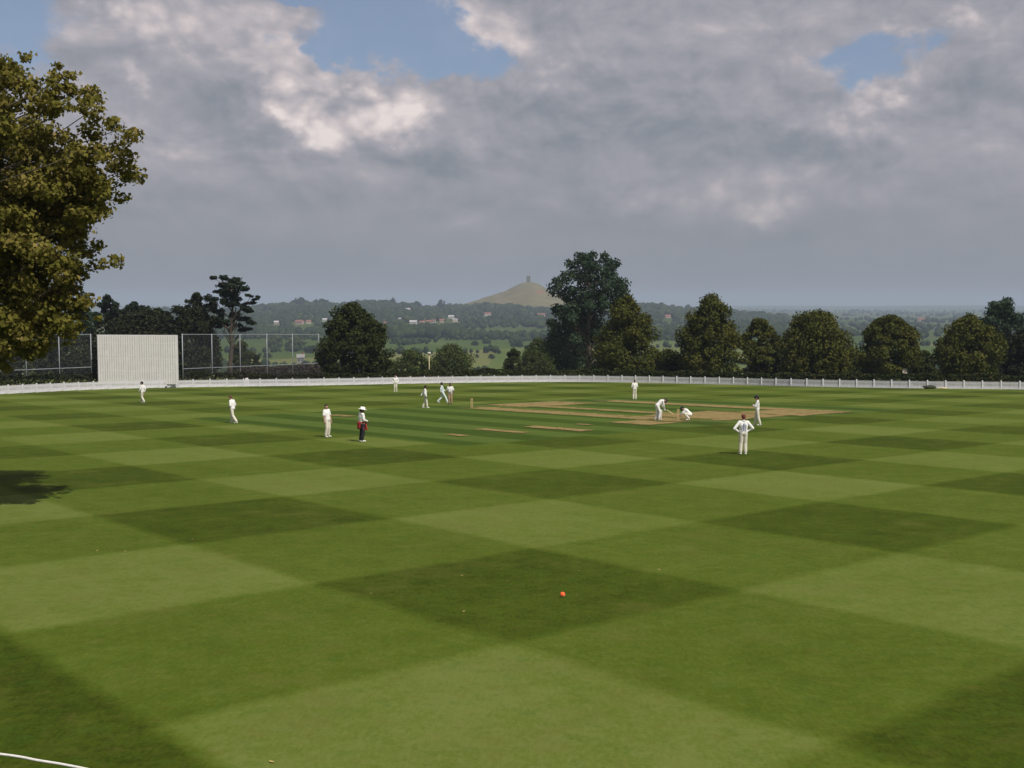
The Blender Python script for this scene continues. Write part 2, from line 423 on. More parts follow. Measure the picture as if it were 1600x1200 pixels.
# short leaves seen along the mowing lines: streaky grain
grain = g.noise(g.comb(x * 7., y * 2.2, 0.), 2.2, 4, .7)
lines = g.m('POWER', g.m('ABSOLUTE', g.m('SINE', v * (math.pi / 1.53))), 18.) + g.m('POWER', g.m('ABSOLUTE', g.m('SINE', u * (math.pi / 1.53))), 18.)
patch = g.noise(pos, .045, 4, .6)
s2 = s_all * (1.25 - patch * 1.2) + patch * .62 - .12 + lines * (lowf * .16 - .05) + (lowf - .5) * .34 + (midf - .5) * .46 + (finef - .5) * .50 + (grain - .5) * .55 + (g.noise(pos, 4.5, 4, .65) - .5) * .46
gc = g.ramp(s2, [(.0, (.027, .042, .003)), (.22, (.045, .067, .0048)), (.5, (.068, .098, .0100)), (.78, (.096, .127, .0205)), (1., (.124, .152, .035))])
gc = g.mix(g.ss(g.noise(pos, .55, 6, .65), .5, .74) * .34, gc, (.100, .094, .022))        # drier patches
hue = g.noise(pos, 2.6, 6, .72)
gc = g.mix(g.ss(hue, .52, .72) * .30, gc, (.112, .092, .022)); gc = g.mix(g.ss(hue, .48, .30) * .30, gc, (.040, .094, .014))
gc = g.mix(insq * .45, gc, g.mix(sq, (.034, .072, .012), (.056, .100, .022)))
p = g.node('ShaderNodeBsdfPrincipled'); g.put(p.inputs['Base Color'], gc); p.inputs['Roughness'].default_value = .95; p.inputs['Specular IOR Level'].default_value = .05
b = g.node('ShaderNodeBump'); b.inputs['Strength'].default_value = .5; b.inputs['Distance'].default_value = .03
g.put(b.inputs['Height'], finef + midf * .5 + grain * .5); g.put(p.inputs['Normal'], b.outputs[0])
g.l.new(p.outputs[0], out.inputs[0])
setp(link('cricket_field', me, m), kind='structure')

# worn pitches: thin sheets of bare clay and dry grass with ragged edges
PDIR = Vector((.689, -.725)); QDIR = Vector((.725, .689))
m, g, out = new_mat('worn_clay')
tc = g.node('ShaderNodeTexCoord'); geo = g.node('ShaderNodeNewGeometry'); pos = geo.outputs['Position']
lx, ly, lz = g.sep(tc.outputs['Generated'])
edge = g.m('MINIMUM', g.ss(g.m('ABSOLUTE', lx - .5), .5, .36), g.ss(g.m('ABSOLUTE', ly - .5), .5, .20))
nz = g.noise(pos, .9, 5, .65); nz2 = g.noise(pos, 5., 4, .6)
cover = g.ss(edge * .85 + (nz - .5) * 1.5 + (nz2 - .5) * .8, .22, .80)
oi = g.node('ShaderNodeObjectInfo')
cc = g.ramp(nz2 * .6 + nz * .4, [(.25, (.145, .125, .042)), (.5, (.23, .172, .076)), (.75, (.33, .24, .13))])
d = g.node('ShaderNodeBsdfDiffuse'); t = g.node('ShaderNodeBsdfTransparent'); mx = g.node('ShaderNodeMixShader')
g.put(d.inputs[0], cc); g.put(mx.inputs[0], cover * .95); g.l.new(t.outputs[0], mx.inputs[1]); g.l.new(d.outputs[0], mx.inputs[2]); g.l.new(mx.outputs[0], out.inputs[0])
MAT['worn'] = m
layer = [0]
def worn(name, p0, p1, q0, q1):
    layer[0] += 1
    cp, cq = (p0 + p1) / 2, (q0 + q1) / 2
    c = PDIR * cp + QDIR * cq
    n = 8; vs = []; fs = []
    for i in range(n + 1):
        for j in range(3):
            a = (p1 - p0) * (i / n - .5); bq = (q1 - q0) * (j / 2 - .5)
            dxy = PDIR * a + QDIR * bq
            vs.append((a, bq, -SLOPE * dxy.y))
    for i in range(n):
        for j in range(2): fs.append((i * 3 + j, (i + 1) * 3 + j, (i + 1) * 3 + j + 1, i * 3 + j + 1))
    me = bpy.data.meshes.new(name); me.from_pydata(vs, [], fs)
    o = link(name, me, MAT['worn'], None, (c.x, c.y, plane_z(c.y) + .004 * layer[0]), math.atan2(PDIR.y, PDIR.x))
    return setp(o, kind='structure')
worn('pitch', -67.5, -42.5, 56.2, 59.9)
worn('old_pitch', -67.5, -40.5, 71.9, 75.3)
worn('old_pitch', -66, -45, 62.0, 64.2)
worn('worn_turf', -68, -62.5, 59.0, 71.5)
worn('worn_turf', -50.5, -42.0, 58, 69.5)
worn('worn_turf', -48, -41.5, 66, 74.5)
worn('worn_turf', -47.2, -43.2, 52.2, 56.6)
worn('worn_turf', -48.4, -42.6, 46.0, 47.8)
worn('worn_turf', -48.8, -44.0, 42.6, 44.0)
worn('worn_turf', -46.8, -45.0, 38.9, 40.0)
worn('worn_turf', -65.2, -62.4, 43.6, 45.3)
worn('worn_turf', -47.2, -45.8, 49.8, 50.7)

# the high hill with the tower, beyond the wooded ridge
HY = 3500.0
hpx = np.array([560, 640, 700, 735, 760, 790, 802, 815, 825, 838, 848, 858, 868, 900, 940, 985, 1060, 1150], float)
hpy = np.array([495, 487, 479, 473, 463, 455, 448.5, 443, 440.5, 442, 447, 454, 459, 470, 478, 484, 492, 500], float)
HX = (hpx - 800) / F * HY; HZ = CAMZ + (477 - hpy) / F * HY
nx, ny = 240, 60
xs = np.linspace(HX[0], HX[-1], nx); ts = np.linspace(-1, 1, ny)
XX, TT = np.meshgrid(xs, ts)
def smooth_interp(x):
    return sum(np.interp(x + o, HX, HZ) for o in (-14, -7, 0, 7, 14)) / 5
prof = smooth_interp(XX)
YY = HY + TT * 620
fall = np.clip(1 - (np.abs(TT) ** 1.5), 0, 1)
base_z = -30
ZZ = base_z + (prof - base_z) * fall + np.sin(XX * .03 + YY * .011) * 1.2 * fall + np.sin((prof - base_z) * fall * .45) * .5
V = np.stack([XX.ravel(), YY.ravel(), ZZ.ravel()], 1)
I, J = np.meshgrid(np.arange(ny - 1), np.arange(nx - 1), indexing='ij')
Q = np.stack([I * nx + J, I * nx + J + 1, (I + 1) * nx + J + 1, (I + 1) * nx + J], -1).reshape(-1, 4)
m, g, out = new_mat('dry_hill_grass')
geo = g.node('ShaderNodeNewGeometry'); pos = geo.outputs['Position']; x, y, z = g.sep(pos)
n1 = g.noise(pos, .012, 6, .65); n2 = g.noise(g.comb(x, y * .3, z * 3.), .03, 5, .6)
cc = g.ramp(n1 * .5 + n2 * .5, [(.3, (.098, .092, .042)), (.5, (.145, .124, .058)), (.7, (.195, .158, .080))])
sc = at(842, 457, HY - 90)
su_ = (x - sc.x) * (1 / 16.); sz_ = (z - sc.z) * (1 / 8.)
scar = g.ss((su_ * su_ + sz_ * sz_) + (g.noise(pos, .08, 4) - .5) * 1.6, 1.0, .5)
cc = g.mix(scar * .8, cc, (.20, .10, .055))
d = g.node('ShaderNodeBsdfDiffuse'); g.put(d.inputs[0], cc); g.l.new(d.outputs[0], out.inputs[0])
setp(link('hill', np_mesh('hill', V, Q, True), m), kind='structure')

# the air
m, g, out = new_mat('haze')
pv = g.node('ShaderNodeVolumePrincipled'); pv.inputs['Color'].default_value = (.60, .72, .89, 1); pv.inputs['Density'].default_value = .00014; pv.inputs['Anisotropy'].default_value = .0
g.l.new(pv.outputs[0], out.inputs['Volume'])
mb = MB(); mb.box((0, 0, 37), (33800, 33800, 176))
setp(mb.build('haze', m), kind='stuff')

# ------------------------------------------------------------------ foliage
def leaf_mesh(name, P, N, S, tint, rs, width=.7):
    n = len(P)
    N = N / np.maximum(np.linalg.norm(N, axis=1, keepdims=True), 1e-6)
    T = rs.normal(size=(n, 3)); T -= N * (T * N).sum(1, keepdims=True); T /= np.maximum(np.linalg.norm(T, axis=1, keepdims=True), 1e-6)
    B = np.cross(N, T); S = S[:, None]
    bend = N * S * .12
    V = np.stack([P - T * S * .5 - bend, P + B * S * width * .5 + bend, P + T * S * .5 - bend, P - B * S * width * .5 + bend], 1).reshape(-1, 3)
    Q = np.arange(4 * n).reshape(n, 4)
    me = np_mesh(name, V, Q)
    a = me.attributes.new('tint', 'FLOAT', 'FACE'); a.data.foreach_set('value', np.clip(tint, 0, 1).astype(np.float32))
    return me
def clump_leaves(C, Rr, n_total, size, rs, flat=.8, core=.45, tint_amp=.5, rand=.7):
    """leaf positions in and on every clump"""
    C = np.asarray(C, float); Rr = np.asarray(Rr, float)
    wgt = Rr ** 2; cnt = np.maximum(3, (wgt / wgt.sum() * n_total).astype(int))
    idx = np.repeat(np.arange(len(C)), cnt); n = len(idx)
    D = rs.normal(size=(n, 3)); D /= np.linalg.norm(D, axis=1, keepdims=True)
    rr = core + (1 - core) * rs.random(n) ** .6
    rr *= 1 + rs.normal(size=n) * .12
    sc = np.array([1, 1, flat])
    P = C[idx] + D * sc * (Rr[idx] * rr)[:, None]
    N = D + rs.normal(size=(n, 3)) * rand + np.array([0, 0, .25])
    ct = rs.random(len(C))
    tint = .25 + .5 * (tint_amp * ct[idx] + (1 - tint_amp) * rs.random(n)) + rs.normal(size=n) * .09
    return P, N, size * (.65 + .7 * rs.random(n)), tint
def trunk_mb(base, top, r0, r1, limbs, rs, wob=.15):
    mb = MB(); base = Vector(base); top = Vector(top); n = 7; H = (top - base).length
    pts = []
    for i in range(n):
        t = i / (n - 1); p = base.lerp(top, t)
        if 0 < i: p = p + Vector((rs.normal(), rs.normal(), 0)) * wob * r0
        pts.append(p)
    rads = [r0 * (1.35 if i == 0 else 1) * (1 - i / (n - 1)) + r1 * (i / (n - 1)) for i in range(n)]
    mb.tube(pts, rads, 9)
    for c, rl in limbs:
        c = Vector(c)
        t = min(max((c.z - base.z) / H - .22, .12), .92)
        k = t * (n - 1); i = min(int(k), n - 2); s = pts[i].lerp(pts[i + 1], k - i)
        mid = s.lerp(c, .5) + Vector((rs.normal(), rs.normal(), .6)) * .08 * (c - s).length
        mb.tube([s, s.lerp(mid, .5), mid, c], [rl, rl * .8, rl * .55, rl * .2], 6)
    return mb
def ovoid_clumps(R0, z0, z1, K, rs, prof, cr=(.16, .27), squash=1.0, inner=.25):
    C = []; Q = []
    for k in range(K):
        t = (k + rs.random()) / K; t = t ** .9
        f = prof(t); ph = rs.random() * 2 * math.pi + k * 2.4
        q = cr[0] + (cr[1] - cr[0]) * rs.random()
        deep = .35 + .3 * rs.random() if rs.random() < inner else .82 + .28 * rs.random()
        r_ = max(0., R0 * f * deep - R0 * q * .55)
        C.append((r_ * math.cos(ph), r_ * math.sin(ph) * squash, z0 + (z1 - z0) * t)); Q.append(R0 * q * (.75 + .35 * f))
    return C, Q
P_OVOID = lambda t: max(.12, math.sin(math.pi * min(1, (t * .86 + .12))) ** .7 * (1.12 - .35 * t))
P_CONE = lambda t: max(.10, (1 - t) ** .75 * (.75 + .6 * min(1, t * 4) * .45))
P_DOME = lambda t: max(.15, math.sqrt(max(0, 1 - (t * .98) ** 2.4)))
P_POINT = lambda t: max(.10, min(1, .85 + t * .8) * (1 - max(0, t - .15) / .85) ** .46)
P_SKIRT = lambda t: P_DOME(t) * min(1, .62 + t * 1.25)
P_SPIRE = lambda t: max(.10, min(1, .62 + t * 1.5) * (1 - max(0, t - .2) / .8) ** .50)
P_YEW = lambda t: float(np.interp(t, [0, .2, .5, .7, .85, .95, 1], [.92, 1, .98, .82, .55, .33, .15]))
P_TALL = lambda t: float(np.interp(t, [0, .25, .5, .72, .88, 1], [.7, .95, 1, .95, .72, .35]))

def tree(name, label, cat, px, py_top, half_px, Y, leaf, K, n, size, prof=P_OVOID, py_bot=None, trunk_r=.25, group=None, seed=1, cr=(.16, .27), flat=.85, inner=.25, lean=0.0, core=.45, squash=1.0, limbs=10):
    rs = np.random.RandomState(seed)
    top = at(px, py_top, Y); x = top.x; gz = tz(x, Y)
    R0 = half_px / F * Y; H = top.z - gz
    zb = (at(px, py_bot, Y).z - gz) if py_bot else .3
    root = setp(empty(name, (x, Y, gz)), label, cat, group)
    C, Q = ovoid_clumps(R0, zb, H - R0 * cr[0] * .7, K, rs, prof, cr, squash, inner)
    C = [(c[0] + rs.normal() * R0 * .05, c[1] + rs.normal() * R0 * .05, c[2] + rs.normal() * R0 * .04) for c in C]; Q = [q_ * (.75 + .5 * rs.random()) for q_ in Q]
    if size < .46: n = int(n * 1.5); size *= .80
    if lean: C = [(c[0] + lean * c[2], c[1], c[2]) for c in C]
    P, N, S, T = clump_leaves(C, Q, n, size, rs, flat, core)
    link('crown', leaf_mesh('crown', P, N, S, T, rs), LEAF[leaf], root)
    order = list(range(len(C))); rs.shuffle(order)
    trunk_mb((0, 0, -.3), (lean * H * .8, 0, H * .82), trunk_r, trunk_r * .2, [(C[i], trunk_r * .3) for i in order[:limbs]], rs).build('trunk', MAT['bark'], root, smooth=True)
    return root

# --- big lime tree at the left edge of the field
def front_tree():
    rs = np.random.RandomState(11); Y0 = 33.5
    bx = -18.0; gz = plane_z(Y0)
    root = setp(empty('lime_tree', (bx, Y0, gz)), 'large yellowing broadleaf tree overhanging the left edge of the field, much the nearest tree', 'tree')
    C = []; Q = []
    cz = 9.9
    for k in range(150):
        d = rs.normal(size=3); d /= np.linalg.norm(d)
        rv = 3.9 if d[2] > 0 else 5.0
        f = .80 + .22 * rs.random() if rs.random() < .8 else .35 + .35 * rs.random()
        taper = 1 - .30 * max(0, d[2]) - .12 * max(0, -d[2])
        C.append((d[0] * 5.3 * f * taper, d[1] * 5.6 * f * taper, cz + d[2] * rv * f)); Q.append(.75 + .55 * rs.random())
    # limbs that reach out over the field
    for px, py, r_, dy in [(82, 132, .55, 0), (88, 112, .35, .1), (45, 150, .4, -.6), (118, 150, .6, .3), (138, 138, .32, .2), (150, 168, .5, -.4), (182, 192, .4, .2), (198, 198, .26, .3), (165, 215, .6, 0), (140, 235, .8, -.8),
                           (205, 262, .42, -.2), (188, 268, .5, .3), (226, 272, .24, 0), (214, 278, .26, .1), (150, 285, .75, .5), (120, 262, .8, .3), (172, 305, .36, 0), (130, 330, .7, -.5), (110, 385, .7, 0), (162, 322, .3, .2),
                           (140, 408, .55, .4), (163, 414, .28, .3), (112, 430, .7, -.5), (132, 442, .45, 0), (120, 480, .5, .3), (145, 490, .3, .2), (95, 508, .5, -.3), (112, 530, .36, 0), (98, 520, .4, .5),
                           (42, 545, .5, 0), (58, 560, .3, .2), (80, 440, .8, .5), (30, 455, .9, -.3), (110, 465, .7, .2), (70, 505, .7, .4), (30, 530, .7, -.5), (85, 485, .7, -.6), (5, 480, .9, .3), (50, 380, .9, .6), (100, 350, .8, .6), (130, 300, .8, -.3), (60, 520, .6, -.2), (20, 560, .4, .4), (70, 465, .8, .2), (40, 500, .8, -.4), (10, 120, .8, .6), (5, 95, .45, .3), (25, 180, .9, 0), (20, 520, .7, -.5), (15, 300, .9, .8), (60, 330, .9, 1.0), (75, 230, .9, .2), (90, 180, .7, -.5), (65, 400, .9, -.6), (20, 420, .9, .2)]:
        p = at(px, py, Y0 - 1.2 + dy); C.append((p.x - bx, p.y - Y0, p.z - gz)); Q.append(r_)
    # break every big clump into smaller drooping sprays
    C2 = []; Q2 = []
    for c, q_ in zip(C, Q):
        for j in range(5 if q_ > .45 else 2):
            o = rs.normal(size=3) * q_ * .5; C2.append((c[0] + o[0], c[1] + o[1], c[2] + o[2] * .7)); Q2.append(q_ * (.42 + .25 * rs.random()))
    P, N, S, T = clump_leaves(C2, Q2, 150000, .140, rs, .62, .2, .5, .75)
    link('crown', leaf_mesh('crown', P, N, S, T * .95, rs, .8), LEAF['front'], root)
    order = list(range(len(C))); rs.shuffle(order)
    limbs = [(C[i], .07 + .06 * rs.random()) for i in order[:50] if i < 150 and C[i][2] > 7.] + [(C[i], .045) for i in range(150, len(C)) if C[i][2] > 6.5]
    trunk_mb((0, 0, -.2), (.3, .2, 14.2), .48, .09, limbs, rs, .2).build('trunk', MAT['bark'], root, smooth=True)
front_tree()

# --- trees behind the far fence
LG = 'trees in the line behind the fence'
tree('yew_tree', 'dense dark rounded evergreen just right of the ball-stop net', 'tree', 553, 475, 54, 146, 'yew', 210, 17000, .40, P_YEW, 592, .4, seed=33, cr=(.13, .22))
tree('broadleaf_tree', 'tallest airy dark tree, standing just right of the tower hill', 'tree', 920, 392, 64, 196, 'blue', 150, 16500, .46, P_TALL, 560, .5, seed=22, cr=(.11, .21), inner=.3, limbs=60, core=.3)
tree('broadleaf_tree', 'low left bough mass of dark leaves beside the tallest tree', 'tree', 897, 470, 46, 200, 'blue', 60, 9000, .46, P_DOME, 592, .3, seed=23, cr=(.2, .34))
tree('lime_tree', 'cone-shaped olive lime tree in front of the tallest dark tree', 'tree', 980, 463, 54, 153, 'lime', 150, 13000, .42, P_SPIRE, 592, .25, LG, 24)
tree('lime_tree', 'pointed lime tree, tallest of the clipped row, with a broad skirt of leaves', 'tree', 1112, 464, 57, 151, 'lime', 150, 13500, .42, P_SPIRE, 592, .25, LG, 25)
tree('lime_tree', 'small rounded lime tree squeezed between two larger lime trees', 'tree', 1188, 498, 34, 160, 'lime', 90, 8000, .42, P_SKIRT, 590, .2, LG, 26)
tree('lime_tree', 'broad domed lime tree, widest of the clipped row', 'tree', 1276, 485, 59, 149, 'lime', 150, 14000, .42, P_SKIRT, 590, .25, LG, 27)
tree('lime_tree', 'narrower domed lime tree with a pale board at its foot', 'tree', 1390, 493, 48, 150, 'lime', 130, 11000, .42, P_SKIRT, 591, .25, LG, 28)
tree('lime_tree', 'rounded lime tree in front of the dark tree at the right edge', 'tree', 1515, 494, 52, 146, 'lime', 150, 14000, .42, P_SKIRT, 591, .25, LG, 29)
tree('broadleaf_tree', 'tall dark open-topped tree at the right edge of the picture', 'tree', 1566, 469, 44, 190, 'blue', 90, 11000, .46, P_DOME, 588, .4, seed=30, cr=(.16, .28), limbs=25)
tree('broadleaf_tree', 'dark tree mass cut off by the right edge of the picture', 'tree', 1618, 505, 44, 152, 'dark', 100, 9000, .45, P_DOME, 596, .3, seed=31)
# bushes filling the gaps low between the limes
for i, (px, pt, hw, Y, lab) in enumerate([(1046, 545, 30, 158, 'low dark shrub filling the gap below the two pointed lime trees'), (1228, 548, 22, 158, 'low dark shrub between the small lime tree and the broad domed one'),
                                        (1335, 552, 20, 158, 'low dark shrub between the broad domed lime tree and the narrower one'), (1446, 548, 22, 157, 'low dark shrub left of the rightmost rounded lime tree')]):
    tree('shrub', lab, 'shrub', px, pt, hw, Y, 'yew', 40, 3500, .4, P_DOME, 594, .08, 'low shrubs between the lime trees', 40 + i, cr=(.25, .4), limbs=4)
# willowy bushes beyond the hedge, on the falling ground
WG = 'pale bushes beyond the hedge'
tree('willow_bush', 'smaller pale olive bush left of the lamp post', 'bush', 642, 545, 30, 205, 'willow', 60, 5500, .42, P_DOME, 592, .12, WG, 51, cr=(.2, .34))
tree('willow_bush', 'larger pale olive bush right of the lamp post', 'bush', 702, 538, 40, 215, 'willow', 80, 7500, .42, P_DOME, 592, .12, WG, 52, cr=(.2, .34))
tree('willow_bush', 'tall willowy bush left of the tallest dark tree', 'bush', 842, 530, 34, 220, 'willow', 70, 6500, .42, P_OVOID, 592, .15, WG, 53, cr=(.2, .34))
tree('bush', 'small dark bush left of the tall willowy bush', 'bush', 802, 545, 18, 225, 'yew', 40, 3000, .42, P_DOME, 592, .1, WG, 54, cr=(.2, .34))
tree('willow_bush', 'pale bush peeping out between the yew and the pale olive bushes', 'bush', 607, 562, 18, 230, 'willow', 40, 2500, .42, P_DOME, 594, .1, WG, 55, cr=(.25, .4))

# --- dark trees behind the sight screen and the net
DG = 'dark trees behind the sight screen'
tree('conifer', 'dark ragged conifer with two tops, left of the sight screen top', 'tree', 168, 460, 19, 175, 'pine', 60, 6000, .42, P_YEW, 515, .25, DG, 61)
tree('conifer', 'dark conifer rising over the middle of the sight screen', 'tree', 211, 471, 26, 178, 'pine', 70, 7000, .42, P_YEW, 520, .25, DG, 62)
tree('conifer', 'lower dark conifer above the right half of the sight screen', 'tree', 246, 482, 26, 176, 'pine', 60, 6500, .42, P_YEW, 520, .25, DG, 63)
tree('broadleaf_tree', 'broad dark tree mass right behind the sight screen', 'tree', 222, 489, 95, 168, 'dark', 150, 14000, .5, P_DOME, 596, .3, DG, 64)
tree('broadleaf_tree', 'grey-green tree between the lime at the left and the conifers', 'tree', 130, 458, 30, 182, 'blue', 60, 5000, .5, P_OVOID, 590, .3, DG, 65)
tree('broadleaf_tree', 'dark tree standing behind the left net, under the lime boughs', 'tree', 60, 470, 75, 165, 'dark', 120, 10000, .5, P_DOME, 598, .35, DG, 66)
tree('broadleaf_tree', 'dark tree cut off by the left edge behind the net', 'tree', -40, 465, 70, 165, 'dark', 110, 8000, .5, P_DOME, 598, .35, DG, 67)
tree('broadleaf_tree', 'scraggy half-bare tree with sky showing through, left of the tall pine', 'tree', 308, 457, 46, 172, 'dark', 64, 5200, .40, P_OVOID, 520, .28, DG, 68, cr=(.09, .18), limbs=50, core=.2, inner=.4)
tree('broadleaf_tree', 'dark bushy tree under the scraggy tree at the right edge of the sight screen', 'tree', 303, 484, 42, 170, 'dark', 80, 8000, .45, P_DOME, 590, .25, DG, 69)
tree('bush', 'small dark rounded bush right of the pine trunk', 'bush', 378, 533, 20, 186, 'yew', 36, 3000, .42, P_DOME, 590, .1, DG, 70, cr=(.25, .4))
tree('bush', 'low ragged dark bush by the lower rail of the right net', 'bush', 400, 556, 14, 168, 'dark', 26, 1800, .4, P_CONE, 597, .08, DG, 71, cr=(.25, .4), limbs=4)

def tall_pine():
    rs = np.random.RandomState(81); Y = 172
    b = at(360, 431, Y); gz = tz(b.x, Y)
    root = setp(empty('pine_tree', (b.x, Y, gz)), 'tall pine with layered dark tufts and a bare trunk, behind the right net', 'tree', DG)
    C = []; Q = []
    for px, py, rpx, dy in [(341, 434, 9, 0), (352, 436, 12, .2), (364, 437, 13, .5), (378, 442, 10, -.5), (350, 446, 15, .4), (368, 450, 16, -.4), (360, 455, 16, .9), (340, 455, 9, .8), (382, 455, 10, .2), (358, 460, 16, 0), (374, 465, 15, .6), (388, 462, 7, -.3),
                            (346, 468, 12, -.8), (362, 475, 16, .3), (380, 477, 9, .7), (398, 467, 7, 0), (392, 474, 9, .3), (402, 463, 4, 0), (384, 484, 12, -.5), (394, 487, 7, .2), (330, 478, 10, .5), (322, 484, 9, -.4), (342, 486, 10, 1.2),
                            (376, 498, 13, .4), (388, 505, 10, .2), (370, 508, 11, 1.), (352, 502, 9, -1.), (380, 515, 12, .4), (392, 514, 7, .5), (338, 508, 9, .4), (364, 492, 9, 1.4)]:
        p = at(px, py, Y + dy * 2.2)
        for j in range(3):
            o = rs.normal(size=3) * rpx / F * Y * .4
            C.append((p.x - b.x + o[0] * 1.3, p.y - Y + o[1], p.z - gz + o[2] * .35)); Q.append(rpx / F * Y * .62)
    P, N, S, T = clump_leaves(C, Q, 9500, .42, rs, .42, .2)
    link('crown', leaf_mesh('crown', P, N, S, T, rs, .5), LEAF['pine'], root)
    H = b.z - gz
    trunk_mb((-.3, 0, -.3), (.2, 0, H * .95), .38, .07, [(C[i], .11) for i in range(0, len(C), 3)], rs, .3).build('trunk', MAT['bark'], root, smooth=True)
tall_pine()

# --- hedges
def hedge(name, label, pts, tops, depth, leaf, n, size, seed):
    """pts: ground line (world), tops: height above ground at each point"""
    rs = np.random.RandomState(seed)
    pts = [Vector(p) for p in pts]; L = [0]
    for a, b in zip(pts, pts[1:]): L.append(L[-1] + (b - a).length)
    s = rs.random(n) * L[-1]
    X = np.interp(s, L, [p.x for p in pts]); Y = np.interp(s, L, [p.y for p in pts]); Hh = np.interp(s, L, tops)
    Hh = Hh * (1 + .07 * np.sin(s * .9) + .05 * np.sin(s * 2.3 + 1))
    k = rs.random(n); fy = (rs.random(n) - .5)
    onTop = k < .35
    zz = np.where(onTop, Hh - rs.random(n) * .12, rs.random(n) * Hh)
    yy = np.where(onTop, fy, np.where(k < .75, -.5, .5) + rs.normal(size=n) * .06) * depth
    gz = terrain(X, Y + yy)
    o = pts[0]
    P = np.stack([X - o.x, Y + yy - o.y, gz + zz - o.z], 1)
    N = np.stack([np.zeros(n), np.where(onTop, 0, np.sign(yy)), np.where(onTop, 1., .3)], 1) + rs.normal(size=(n, 3)) * .6
    T = .5 + .25 * np.sin(s * .35 + seed) * .5 + rs.normal(size=n) * .2
    return setp(link(name, leaf_mesh(name, P, N, size * (.7 + .6 * rs.random(n)), T, rs), LEAF[leaf], None, o), label, 'hedge')
def hedge_line(pxs, Y0, off, py_tops):
    pts = []; tops = []
    for px, pt in zip(pxs, py_tops):
        fx = min(fence_curve, key=lambda p: abs(p.x / p.y - (px - 800) / F * 1.0))
        Y = fx.y + off; X = (px - 800) / F * Y
        z = tz(X, Y); pts.append((X, Y, z)); tops.append(max(.5, at(px, pt, Y).z - z))
    return pts, tops
p_, t_ = hedge_line([505, 600, 700, 800, 860, 900, 1000, 1100, 1200, 1300, 1400, 1500, 1600, 1720], 0, 4.0, [585, 582, 578, 577, 579, 577, 579, 581, 583, 584, 585, 585, 586, 587])
hedge('hedge', 'long dark clipped hedge running behind the white picket fence', p_, t_, 1.6, 'hedge', 26000, .26, 91)
p_, t_ = hedge_line([372, 400, 430, 460, 500, 512], 0, 20.0, [577, 574, 572, 571, 570, 571])
hedge('hedge', 'brownish purple hedge showing through the lower half of the right net', p_, t_, 1.8, 'brown', 5000, .3, 92)
p_, t_ = hedge_line([270, 300, 340, 380, 420, 460, 502], 0, 7.0, [584, 582, 582, 583, 585, 586, 586])
hedge('hedge', 'low dark hedge just behind the fence below the right net', p_, t_, 1.2, 'dark', 4500, .26, 93)
p_, t_ = hedge_line([-120, -60, 0, 60, 110, 160], 0, 9.0, [588, 588, 587, 586, 585, 584])
hedge('hedge', 'low dark hedge behind the fence below the left net', p_, t_, 1.4, 'dark', 4500, .26, 94)

# ------------------------------------------------------------------ far wood, ridge and pasture
def ico_template(seed):
    bm = bmesh.new(); bmesh.ops.create_icosphere(bm, subdivisions=2, radius=1)
    r = random.Random(seed)
    for v in bm.verts:
        k = 1 + .32 * mnoise.noise(v.co * 1.7 + Vector((seed * 9.1, 0, 0))) + .22 * mnoise.noise(v.co * 4.1 + Vector((0, seed * 5.3, 0)))
        v.co *= k
        v.co.z = v.co.z * (1.05 if v.co.z > 0 else .8)
    V = np.array([v.co[:] for v in bm.verts]); Fc = np.array([[v.index for v in f.verts] for f in bm.faces]); bm.free()
    return V, Fc
TEMPL = [ico_template(i) for i in range(6)]
def wood(name, pts, hts, seed, leaf, thing=False):
    rs = np.random.RandomState(seed); Vs = []; Fs = []; Ts = []; b = 0
    for (x, y), h in zip(pts, hts):
        V, Fc = TEMPL[rs.randint(6)]; a = rs.random() * 6.28; ca, sa = math.cos(a), math.sin(a)
        wd = h * (.42 + .22 * rs.random()); VV = V * [wd, wd, h * .55]
        VV = np.stack([VV[:, 0] * ca - VV[:, 1] * sa, VV[:, 0] * sa + VV[:, 1] * ca, VV[:, 2]], 1) + [x, y, tz(x, y) + h * .48]
        Vs.append(VV); Fs.append(Fc + b); b += len(VV); Ts.append(np.clip(rs.random() * .75 + rs.normal(size=len(Fc)) * .18, 0, 1))
    me = np_mesh(name, np.concatenate(Vs), np.concatenate(Fs))
    a = me.attributes.new('tint', 'FLOAT', 'FACE'); a.data.foreach_set('value', np.concatenate(Ts).astype(np.float32))
    return setp(link(name, me, LEAF[leaf]), kind='stuff')
